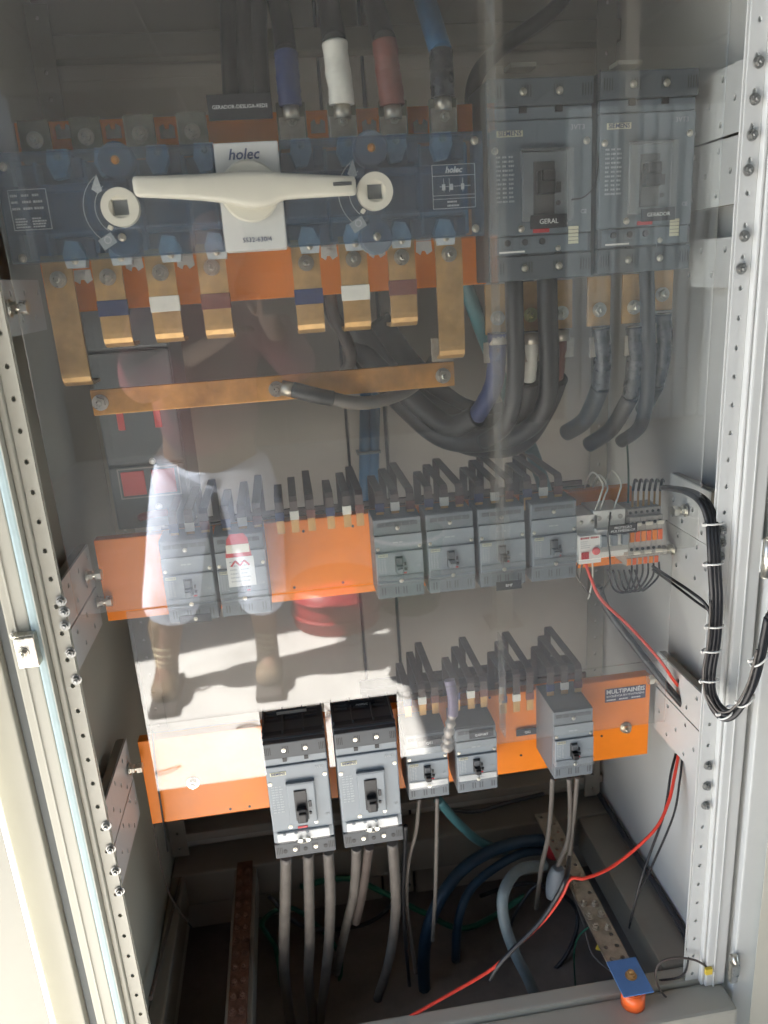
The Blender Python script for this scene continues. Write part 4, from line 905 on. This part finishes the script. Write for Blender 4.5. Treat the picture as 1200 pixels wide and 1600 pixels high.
lug_cable('power cable wrapped in white tape rising from the changeover switch', A([(534, 164, Y), (532, 135, Y), (528, 110, 1.045), (523, 68, 1.05), (516, 20, 1.10), (505, -40, 1.2)]), .0145, 'tape_white', 4, 'cable_black')
lug_cable('power cable wrapped in red-brown tape rising from the changeover switch', A([(613, 165, Y), (610, 135, Y), (606, 110, 1.045), (601, 66, 1.05), (588, 20, 1.10), (570, -40, 1.2)]), .0145, 'tape_brown', 4, 'cable_black')
lug_cable('power cable wrapped in black tape turning into bright blue at the top', A([(692, 152, Y), (691, 130, Y), (690, 110, 1.045), (689, 82, 1.05), (676, 40, 1.08), (655, -30, 1.15)]), .0140, 'tape_black', 4, 'cable_blue')
for i, (x, r_, lab) in enumerate(((362, .012, 'leftmost'), (385, .013, 'middle'), (408, .012, 'rightmost'))):
    cable('power_cable', f'{lab} of three black cables standing behind the long name plate', A([(x+4, 210, 1.13), (x, 140, 1.15), (x-4, 60, 1.17), (x-4, -30, 1.2)]), r_, 'cable_black', 'cable', 'heavy power cables')
cable('power_cable', 'black cable arching over between changeover switch and GERAL breaker', A([(742, 200, 1.16), (738, 150, 1.15), (750, 110, 1.14), (790, 70, 1.16), (860, 20, 1.2), (900, -30, 1.25)]), .011, 'cable_black', 'cable', 'heavy power cables')
# terminals and cables under the largest breakers
lower_t = [(777, 497, 'tape_blue', 'blue', [(777, 520), (776, 560), (770, 605), (745, 650), (700, 665), (640, 620), (580, 565), (530, 500), (515, 460)], 4, .0175),
           (829, 492, 'tape_white', 'white', [(829, 520), (829, 555), (826, 592), (815, 650), (775, 685), (700, 685), (640, 640), (570, 560), (535, 470)], 3, .019),
           (877, 489, 'tape_brown', 'red-brown', [(876, 515), (874, 550), (870, 590), (850, 640), (815, 690), (760, 700), (700, 680), (620, 600)], 3, .017),
           (936, 484, 'tape_black', 'black', [(938, 512), (941, 560), (938, 605), (915, 655), (885, 676)], 3, .0135),
           (990, 480, 'tape_black', 'black', [(991, 510), (992, 560), (985, 620), (955, 670), (920, 695)], 3, .0125),
           (1034, 460, 'tape_black', 'black', [(1036, 490), (1036, 550), (1025, 600), (1005, 640)], 3, .0125)]
ord_ = ['first', 'second', 'third', 'fourth', 'fifth', 'sixth']
for i, (px, py, tp, cn, pts, nt_, r_) in enumerate(lower_t):
    Y = 1.06+.012*i*(i < 3); p = at(px, py, Y)
    t = thing('breaker_terminal', ord_[i]+' copper terminal plate from the left below the two largest breakers', 'terminal', p, 'copper terminals below the largest breakers')
    b = MB(); b.box(-.0165, .0165, 0, .005, -.022, .045, .001); b.build('plate', 'copper', t); bolt(t, 0, -.001, 0, .95, 'zinc_yellow' if i == 1 else 'zinc')
    Ys = [Y-.004, Y, Y+.02, Y+.06, Y+.10, Y+.14, Y+.18, Y+.22, Y+.24]
    lug_cable(f'heavy cable with {cn} tape bending down from the {ord_[i]} big breaker terminal', A([(x, y, Ys[j]) for j, (x, y) in enumerate(pts)]), r_, tp, nt_, 'cable_black', tr=(.0135, .0105, .0098, .0125, .012, .012)[i])
for i, (x, xe) in enumerate(((804, 770), (856, 800), (1012, 985))):
    cable('drop_cable', ('first', 'second', 'third')[i]+' black cable from the left dropping in front of the copper terminals', A([(x-2, 425, 1.060), (x-1, 450, 1.050), (x, 500, 1.048), (x+2, 570, 1.05), (x-3, 630, 1.06), ((x+xe)/2, 668, 1.09), (xe-15, 690, 1.13)]), (.0125, .014, .0105)[i], 'cable_black', 'cable', 'heavy power cables', 12)
cable('power_cable', 'thick black cable sweeping right behind the horizontal copper bar', A([(540, 440, 1.25), (560, 520, 1.26), (620, 600, 1.26), (690, 650, 1.26), (760, 670, 1.24), (830, 640, 1.22), (850, 560, 1.2), (848, 450, 1.18)]), .024, 'cable_black', 'cable', 'heavy power cables', 12)
cable('power_cable', 'thick black cable crossing lower right behind the blue taped one', A([(590, 500, 1.30), (640, 570, 1.30), (720, 640, 1.29), (800, 640, 1.27), (815, 540, 1.25), (812, 440, 1.22)]), .022, 'cable_black', 'cable', 'heavy power cables', 12)
cable('teal_cable', 'teal cable slanting down from the top orange plate to the breakers', A([(722, 430, 1.14), (738, 475, 1.16), (762, 540, 1.2), (790, 610, 1.22), (825, 690, 1.22), (850, 760, 1.2), (856, 800, 1.2)]), .0115, 'cable_teal')
for i, x in enumerate((570, 584)):
    cable('blue_cable', ('left', 'right')[i]+' one of two blue cables tied together on the back panel', A([(x+3, 560, 1.38), (x+1, 640, 1.38), (x, 715, 1.38), (x-1, 790, 1.38), (x-1, 900, 1.38)]), .0105, 'cable_blue', 'cable', 'tied blue cables')
p = at(577, 708, 1.365); b = MB(); b.box(-.022, .022, 0, .03, -.002, .002, .0005, 1); tag(b.build('cable_tie', 'cable_pale', None, p), 'pale tie round the two blue cables', 'cable tie')
cable('taped_cable_end', 'crumpled taped cable end hanging behind the horizontal copper bar', A([(515, 460, 1.14), (524, 500, 1.13), (540, 530, 1.12), (548, 560, 1.12), (537, 585, 1.12)]), .009, 'cable_brown', 'cable')
# lilac taped cable with foil over bottom row
seg_tube('taped_cable', 'lilac taped cable with crumpled clear wrap hanging between the bottom-row breakers', 'cable',
  [('lilac_tape', 'tape_lilac', .0088, A([(702, 1062, 1.05), (706, 1080, 1.045), (708, 1098, 1.04), (707, 1118, 1.035)])),
   ('clear_wrap', 'foil', lambda t_: .0066*(1+.2*math.sin(t_*31))*(1+.5*t_), A([(707, 1116, 1.035), (703, 1135, 1.03), (700, 1155, 1.028), (698, 1172, 1.026)]))])

# ------------------------------------------------------------------ cables below the bottom row
drops = [([(447, 1338), (446, 1400), (444, 1470), (445, 1530), (455, 1600)], .0098, 'cable_grey', 'first grey cable from the left under the medium breakers'),
         ([(482, 1334), (483, 1400), (484, 1470), (482, 1530), (490, 1600)], .0092, 'cable_grey', 'second grey cable from the left under the medium breakers'),
         ([(513, 1330), (516, 1400), (514, 1470), (508, 1530), (500, 1600)], .0092, 'cable_grey', 'third grey cable from the left under the medium breakers'),
         ([(557, 1324), (556, 1360), (552, 1400), (540, 1450), (525, 1520)], .0085, 'cable_grey', 'fourth grey cable from the left, with worn pale patches'),
         ([(577, 1322), (572, 1355), (565, 1400), (556, 1440)], .0085, 'cable_brown', 'brownish cable crossing behind the worn grey one'),
         ([(613, 1316), (617, 1370), (618, 1430), (608, 1500), (590, 1560)], .0092, 'cable_grey', 'rightmost grey cable under the medium breakers'),
         ([(655, 1248), (650, 1300), (638, 1350), (636, 1420), (650, 1520)], .0035, 'cable_grey', 'thin grey cable under the breaker marked QE1'),
         ([(683, 1246), (682, 1320), (680, 1400), (676, 1470)], .0035, 'cable_grey', 'thin straight grey cable between the two white-strip breakers'),
         ([(634, 1290), (632, 1340), (630, 1420), (640, 1540)], .0035, 'cable_black', 'thin black cable along the right side of the medium breakers'),
         ([(863, 1215), (861, 1260), (856, 1310), (845, 1360), (838, 1420)], .0042, 'cable_grey', 'left cable under the lone bottom-row breaker'),
         ([(889, 1216), (891, 1260), (888, 1310), (875, 1345), (862, 1370)], .0042, 'cable_grey', 'middle cable under the lone bottom-row breaker'),
         ([(902, 1214), (898, 1260), (893, 1310), (888, 1350)], .0042, 'cable_grey', 'right cable under the lone bottom-row breaker')]
for pts, r_, mt_, lab in drops:
    cable('outgoing_cable', lab, A([(x, y, 1.06+.02*i) for i, (x, y) in enumerate(pts)]), r_, mt_, 'cable', 'outgoing cables under the bottom row')
cable('blue_cable', 'outer blue cable curving through the floor opening', A([(860, 1312, 1.30), (800, 1318, 1.28), (740, 1345, 1.25), (700, 1385, 1.22), (672, 1440, 1.2), (662, 1500, 1.2), (665, 1580, 1.2)]), .0125, 'cable_floor_blue')
cable('blue_cable', 'inner blue cable curving through the floor opening', A([(870, 1330, 1.30), (820, 1332, 1.28), (775, 1355, 1.25), (735, 1390, 1.23), (716, 1440, 1.2), (712, 1500, 1.2)]), .009, 'cable_floor_blue')
cable('blue_cable', 'blue cable leaving the bottom row down to the floor at a slant', A([(685, 1250, 1.18), (715, 1285, 1.22), (750, 1315, 1.28), (790, 1330, 1.33)]), .009, 'cable_teal')
cable('pale_cable', 'pale grey-blue cable curving up through the floor opening', A([(850, 1352, 1.2), (810, 1360, 1.15), (787, 1395, 1.10), (788, 1440, 1.08), (805, 1490, 1.06), (825, 1530, 1.05), (845, 1580, 1.04)]), .0105, 'cable_pale')
cable('green_cable', 'green cable lying across the dark floor opening', A([(470, 1385, 1.35), (540, 1372, 1.33), (600, 1395, 1.32), (660, 1425, 1.30), (730, 1450, 1.28), (820, 1400, 1.25)]), .006, 'cable_green')
cable('green_cable', 'green cable rising at the left of the floor opening', A([(440, 1540, 1.25), (430, 1480, 1.28), (410, 1440, 1.3), (460, 1420, 1.33), (530, 1490, 1.3), (520, 1580, 1.2)]), .005, 'cable_green')
for i, (lab, pts) in enumerate((('coiled black wire near the earth bar', [(850, 1380, 1.2), (830, 1390, 1.2), (800, 1440, 1.2), (800, 1490, 1.22)]), ('black cable sweeping behind the pale cable', [(750, 1400, 1.3), (830, 1380, 1.28), (900, 1420, 1.25), (880, 1500, 1.2), (800, 1560, 1.2)]),
      ('black cable across the left of the floor opening', [(420, 1400, 1.3), (480, 1450, 1.28), (580, 1440, 1.3), (640, 1380, 1.33)]), ('thin black wire sweeping across the rear floor beam', [(680, 1262, 1.3), (740, 1268, 1.32), (790, 1255, 1.35), (850, 1240, 1.36)]))):
    cable('floor_cable', lab, A(pts), .0045 if i else .003, 'cable_black', 'cable', 'loose dark cables on the floor')
# shrink-wrapped splice
b = MB(); b.tube([v-at(870, 1375, 1.12) for v in A([(872, 1356, 1.12), (868, 1378, 1.12), (862, 1405, 1.11)])], lambda t_: .017*math.sin(PI*(.2+.6*t_)), 14)
tag(b.build('splice_cover', 'breaker_mid', None, at(870, 1375, 1.12)), 'rounded grey splice cover behind the knot of the red wire', 'splice cover')
# earth bars
zb_ = .304
eb = thing('earth_bar', 'drilled copper earth bar with bolts on an orange insulator', 'earth bar', (.465, .915, zb_))
P('bar', 'tinned', lambda b: b.perf((-.020, 0, 0), (1, 0, 0), (0, 1, 0), .040, .44, 2, 18, .0042, .005, {(i, j) for i in range(2) for j in range(18) if (i*3+j*5) % 4 == 0}), eb)
for j, (x, y) in enumerate(((-.010, .09), (.010, .085), (-.012, .115), (.011, .115), (.009, .14), (-.010, .145), (.010, .21), (-.010, .19), (.0, .30))):
    bolt(eb, x, y+.04, .0052, .75, 'tinned', rot=(R(-90), 0, j*.7))
b = MB(); b.box(-.026, .026, -.012, .056, .0055, .0075, .0004, 1); b.build('insulating_sheet', 'blue_sheet', eb, (.004, 0, 0))
bolt(eb, .006, .022, .0078, .9, 'copper', rot=(R(-90), 0, 0))
P('insulator', 'insulator', lambda b: b.cyl((.004, .008, -.036), (.004, .008, -.0005), .0195, 24, bev=.002), eb)
P('insulator', 'red_plastic', lambda b: b.cyl((.0, .375, -.05), (.0, .375, -.0005), .0185, 20, bev=.002), eb)
eb2 = thing('earth_bar', 'rusty brown bar studded with bolts along the left floor rail', 'earth bar', (-.183, .965, .283))
P('bar', 'rusty', lambda b: b.box(-.016, .016, 0, .40, 0, .008, .001), eb2)
for j in range(13):
    for x in (-.008, .008): bolt(eb2, x, .02+j*.029, .0082, .7, 'rusty', rot=(R(-90), 0, j*.5))
for i, (lab, pts, mt_) in enumerate((('thin green wire from the earth bar bolts', [(925, 1445, 1.06), (905, 1462, 1.07), (897, 1490, 1.08), (899, 1540, 1.1)], 'cable_green'), ('thin grey wire running down beside the earth bar', [(893, 1375, 1.15), (900, 1410, 1.12), (912, 1445, 1.08), (925, 1490, 1.04), (955, 1518, 1.0)], 'cable_grey'))):
    cable('thin_wire', lab, A(pts), .0016, mt_, 'wire', None, 6)
p = at(938, 1480, 1.03); b = MB(); b.box(-.007, .007, -.002, .002, -.006, .006, .001, rot=Matrix.Rotation(.4, 4, 'Y')); tag(b.build('wire_marker', 'yellow', None, p), 'small yellow marker on the wire left of the blue insulating sheet', 'marker')
cable('looped_wire', 'thin brown wire looping at the bottom right corner of the sill', A([(1106, 1512, .93), (1085, 1500, .93), (1050, 1497, .935), (1027, 1510, .935), (1028, 1540, .93), (1055, 1570, .92), (1095, 1577, .91), (1125, 1580, .90), (1143, 1597, .89)]), .0018, 'cable_brown', 'wire')
cable('looped_wire', 'dark wire curling from the wall gasket to the right sill', A([(1050, 1430, 1.0), (1070, 1470, .96), (1075, 1500, .94), (1065, 1525, .94), (1030, 1532, .95)]), .0018, 'cable_black', 'wire')
p = at(1107, 1517, .925); b = MB(); b.box(-.006, .006, -.003, .003, -.006, .006, .001); tag(b.build('wire_marker', 'yellow', None, p), 'small yellow terminal at the foot of the right post', 'marker')
cable('wall_gasket', 'long black cable clipped along the foot of the right wall', [atX(928, 1228, WR-.012), atX(985, 1320, WR-.012), atX(1040, 1408, WR-.010), atX(1085, 1482, WR-.010), atX(1100, 1510, WR-.010)], .006, 'rubber', 'cable')
cable('thin_wire', 'thin brown wire hanging down the left inner wall', [atX(225, 1190, WL+.03), atX(240, 1290, WL+.03), atX(262, 1390, WL+.03), atX(300, 1450, WL+.06)], .0014, 'cable_brown', 'wire')
cable('thin_wire', 'dark wire running down over the left part of the bottom orange plate', A([(238, 1140, 1.112), (243, 1200, 1.112), (256, 1288, 1.114), (262, 1330, 1.16)]), .0016, 'cable_black', 'wire')
cable('floor_edge_cable', 'brown cable along the foot of the left wall', [atX(292, 1335, WL+.02), atX(270, 1420, WL+.02), atX(235, 1560, WL+.02)], .004, 'cable_brown', 'cable')

# ------------------------------------------------------------------ behind the camera: what the clear sheets mirror
t = thing('canopy_roof', 'dark sheet metal canopy roof over the yard, mirrored in the clear sheets', 'roof', (0, 0, 2.75))
ex = .33 - 2.75/math.tan(R(SUN_EL))*math.cos(R(SUN_AZ))
for i in range(24):
    P('roof_sheet', 'canopy', lambda b: b.box(ex+i*.32-.02*(i > 0), ex+i*.32+.32, -7, 2.4, .032*(i % 2), .03+.032*(i % 2), .004), t)
for y in (-6.5, -3.5, 2.2):
    P('rafter', 'canopy', lambda b: b.box(ex, ex+7.6, y, y+.08, -.14, -.002, .004), t)
wl = thing('yard_wall', 'dark block wall across the yard, mirrored in the clear sheets', 'wall', (0, -5.2, 0))
for r_ in range(8):
    for c in range(-8, 10):
        P('block', 'wall_dark', lambda b: b.box(c*.8+.4*(r_ % 2), c*.8+.4*(r_ % 2)+.785, -.2, 0, r_*.4, r_*.4+.388), wl) if not CACHE.get(('blk',)) else put('block', CACHE[('blk',)], wl, (c*.8+.4*(r_ % 2), 0, r_*.4))
        if not CACHE.get(('blk',)): CACHE[('blk',)] = MB().box(0, .785, -.2, 0, 0, .388, .008, 1).mesh('block', 'wall_dark')
P('mortar', 'wall_dark', lambda b: b.box(-6.4, 8.2, -.19, -.02, 0, 3.19), wl)
gt = thing('corrugated_gate', 'pale grey corrugated gate in the yard, mirrored right of centre', 'gate', (2.45, -4.6, .05))
for i in range(18):
    x = i*.125
    P('rib', 'gate_grey' if i % 3 else 'gate_grey', lambda b: b.prism([(0, 0), (.02, .0)] , 0, 1) if False else b.box(x, x+.07, 0, .03, 0, 2.55, .004), gt)
P('sheet', 'gate_grey', lambda b: b.box(0, 2.3, -.02, -.001, 0, 2.55), gt)
for x, lab in ((.82, 'left'), (1.78, 'right')):
    b = MB(); b.box(-.035, .035, -.035, .035, 0, 2.60, .004); b.box(-.07, .07, -.07, .07, 0, .012, .002)
    tag(b.build('roof_post', 'paint_shaded', None, (x, -1.0 if x < 1 else -2.0, 0)), f'{lab} white square post carrying the canopy, mirrored as a pale stripe', 'post', 'canopy posts')
# bucket and barrel
bk = thing('paint_bucket', 'green bucket with a pale rim standing on the yard, mirrored above the bottom row', 'bucket', (.47, -1.28, 0))
P('pail', 'bucket_green', lambda b: b.cyl((0, 0, 0), (0, 0, .36), .13, 28, r2=.165, bev=.004), bk)
P('rim', 'tape_white', lambda b: b.tube([(.166*math.cos(q*PI/8), .166*math.sin(q*PI/8), .35) for q in range(17)], .008, 8), bk)
P('handle', 'zinc', lambda b: b.tube([(-.17, 0, .32), (-.15, -.06, .22), (0, -.19, .16), (.15, -.06, .22), (.17, 0, .32)], .003, 6), bk)
rb = thing('red_drum', 'dark red drum standing on the yard, mirrored under the bare orange plate', 'drum', (.13, -1.22, 0))
P('drum_wall', 'barrel_red', lambda b: b.cyl((0, 0, 0), (0, 0, .19), .19, 32, bev=.006), rb)
for z_ in (.06, .14): P('hoop', 'barrel_red', lambda b: b.tube([(.193*math.cos(q*PI/12), .193*math.sin(q*PI/12), z_) for q in range(25)], .008, 6), rb)

for i, (x, y) in enumerate(((-.28, -.42), (.02, -.50), (-.45, -.25), (.05, -1.05))):
    a_ = i*1.3; tag(MB().tube([(0, 0, .004), (.05*math.cos(a_), .05*math.sin(a_), .012), (.11*math.cos(a_+.3), .11*math.sin(a_+.3), .004)], .003, 6).build('twig', 'bark', None, (x, y, 0)), ('dark twig lying just in front of the left boot', 'dark twig on bare ground in front of the right boot', 'dark twig nearest the cabinet, left of the boots', 'dark twig lying between the right boot and the red drum')[i], 'twig', 'twigs on the ground')
for i, (x, y) in enumerate(((.34, -.52), (.16, -.98))):
    tag(MB().tube([(.05*math.cos(q*.5), .04*math.sin(q*.5), .004+.002*q/13) for q in range(8+i*3)], .0016, 6).build('wire_offcut', 'cable_black', None, (x, y, 0)), ('small wire loop lying on the ground right of the boots', 'small wire ring lying on the ground beside the red drum')[i], 'wire', 'wire offcuts')

# ------------------------------------------------------------------ the person taking the picture
FX, FY = -.28, -.78
def skin(name, verts, edges, mats, parent, root=0, sub=2):
    me = bpy.data.meshes.new(name); me.from_pydata([v[:3] for v in verts], edges, []); me.materials.append(M(mats))
    o = put(name, me, parent)
    md = o.modifiers.new('skin', 'SKIN'); md.use_smooth_shade = True; sv = me.skin_vertices[0].data
    for i, v in enumerate(verts):
        sv[i].radius = (v[3], v[4] if len(v) > 4 else v[3]); sv[i].use_root = (i == root)
    o.modifiers.new('sub', 'SUBSURF').levels = sub; o.modifiers[-1].render_levels = sub
    return o
pn = thing('person', 'person in dark red shirt, pale jeans and laced boots, mirrored in the sheet', 'person', (FX, FY, 0))
lf, rf = (-.265, .02), (.115, .0)
sl, sr = Vector((-.14, .05, 1.37)), Vector((.22, .07, 1.35))
el, wl_ = Vector((-.17, .27, 1.16)), Vector((.10, .50, 1.30))
er = Vector((.33, .35, 1.20)); wr_ = Vector((.255, .64, 1.36)); ph = Vector((-FX, -FY, 1.45))
V_, E_ = [], []
def add(v, p=None):
    V_.append(v); i = len(V_)-1
    if p is not None: E_.append((p, i))
    return i
pel = add((0, 0, .93, .15, .11)); abd = add((0, .01, 1.08, .14, .10), pel); ch = add((.04, .04, 1.27, .16, .11), abd); nk0 = add((.08, .06, 1.41, .08, .07), ch)
nk = add((.10, .08, 1.47, .055, .055), nk0); hd1 = add((.12, .10, 1.54, .07, .08), nk); hd2 = add((.12, .10, 1.63, .078, .092), hd1); hd3 = add((.12, .09, 1.69, .05, .06), hd2)
add((.12, .20, 1.585, .012, .014), add((.12, .18, 1.61, .012), hd2)); add((.038, .10, 1.59, .008, .02), hd2); add((.202, .10, 1.59, .008, .02), hd2)
for fx, kx, sd_ in ((lf, -.18, -1), (rf, .12, 1)):
    hp = add((.09*sd_, 0, .86, .085), pel); kn = add((kx, .03, .49, .058), hp); an = add((fx[0], fx[1], .10, .042), kn); add((fx[0]+.01*sd_, fx[1]+.15, .05, .04, .03), an)
for s_, e_, w_2, sd_ in ((sl, el, wl_, -1), (sr, er, wr_, 1)):
    a = add((*s_, .062), ch); c = add((*e_, .042), a); d_ = add((*w_2, .028), c)
    fwd = (w_2-e_).normalized() if sd_ < 0 else (ph-w_2).normalized()
    side = fwd.cross(Vector((0, 0, 1))).normalized(); pm = w_2+fwd*.055; pi_ = add((*pm, .036, .018), d_)
    for q in range(4):
        r0 = pm+fwd*.03+side*(q-1.5)*.019; f1 = add((*r0, .009), pi_); f2 = add((*(r0+fwd*(.03+.004*(1-abs(q-1.4)))+Vector((0, 0, -.006))), .0085), f1); add((*(r0+fwd*.048+Vector((0, 0, -.022))), .0075), f2)
    tb = add((*(w_2+fwd*.03+side*-.035*sd_), .011), pi_); add((*(w_2+fwd*.065+side*-.055*sd_+Vector((0, 0, .012))), .009), tb)
skin('body', V_, E_, 'skin', pn)
def sub_skin(name, vs, es, mt): return skin(name, vs, es, mt, pn)
sub_skin('shirt', [(.01, .0, .87, .205, .15), (.02, .01, 1.08, .205, .14), (.04, .04, 1.27, .205, .14), (.07, .06, 1.40, .10, .09), (sl.x, sl.y, sl.z, .085), (el.x, el.y, el.z, .070), (sr.x, sr.y, sr.z, .085), (*er, .068), (*(el*.25+wl_*.75), .056), (*(er*.2+wr_*.8), .056)],
         [(0, 1), (1, 2), (2, 3), (2, 4), (4, 5), (2, 6), (6, 7), (5, 8), (7, 9)], 'shirt')
sub_skin('jeans', [(0, 0, .97, .165, .12), (-.11, 0, .80, .122), (-.175, .03, .52, .108), (lf[0]+.035, lf[1], .27, .112), (.11, 0, .80, .118), (.125, .03, .52, .102), (rf[0], rf[1], .26, .100)], [(0, 1), (1, 2), (2, 3), (0, 4), (4, 5), (5, 6)], 'denim')
sub_skin('hair', [(.12, .05, 1.59, .08, .06), (.12, .07, 1.68, .088, .09), (.12, .12, 1.725, .06, .05)], [(0, 1), (1, 2)], 'hair')
for nm, x in (('eye', .088), ('eye', .152)):
    b = MB(); b.cyl((x, .178, 1.62), (x, .186, 1.62), .009, 10); b.build(nm, 'near_black', pn)
b = MB(); b.box(.098, .142, .172, .178, 1.542, 1.548, .002); b.build('mouth', 'skin', pn)
for fx in (lf, rf):
    bt = put('boot', None, pn, (fx[0], fx[1], 0))
    skin('boot_upper', [(0, -.02, .30, .058), (0, -.015, .18, .047), (0, -.01, .08, .046, .05), (0, .08, .06, .050, .045), (.0, .17, .055, .056, .044)], [(0, 1), (1, 2), (2, 3), (3, 4)], 'boot', bt)
    b = MB(); b.box(-.05, .05, -.075, .215, .0, .028, .012, 3); b.build('sole', 'sole', bt)
    b = MB()
    for q in range(6): b.tube([(-.03, .035+.012*(q < 3)+(.0 if q < 3 else .02*(q-3)), .20-.025*q), (0, .055+.01*(q < 3)+(.0 if q < 3 else .02*(q-3)), .195-.025*q), (.03, .035+.012*(q < 3)+(.0 if q < 3 else .02*(q-3)), .185-.025*q)], .004, 6)
    b.build('laces', 'lace', bt)
fn = thing('mobile_phone', 'dark mobile phone held up by the mirrored person', 'phone', (0, -.022, 1.445), None, (R(-17), 0, 0))
P('phone_body', 'near_black', lambda b: b.box(-.036, .036, -.009, 0, -.078, .03, .003), fn)
P('phone_screen', 'black', lambda b: b.box(-.033, .033, -.0096, -.0092, -.074, .026), fn)

sw_ = thing('added_shade_wall', 'tall unseen wall added at the left of the yard to shade its far half', 'wall', (-1.95, -.80, 0))  # unseen wall put in to keep sun off the far ground
for k in range(8):
    P('wall_panel', 'gate_grey', lambda b: b.box(-.15, 0, -k*.6-.595, -k*.6, 0, 4.0, .004), sw_)
P('wall_core', 'wall_dark', lambda b: b.box(-.14, -.01, -4.8, -.001, 0, 3.99), sw_)

for o in bpy.data.objects:
    if o.name.split('.')[0] in ('vent_slots', 'notch', 'terminal_slots', 'rating_print', 'fine_print', 'printed_marks', 'setting_marks', 'sticker_grid', 'writing', 'clamp_screws', 'warning_mark', 'printed_table', 'printed_diagram', 'laces', 'top_barriers', 'red_heading', 'symbol', 'printed_arc', 'trip_button', 'toggle_cap', 'knob_insert') and o.parent:
        o['kind'] = 'stuff'
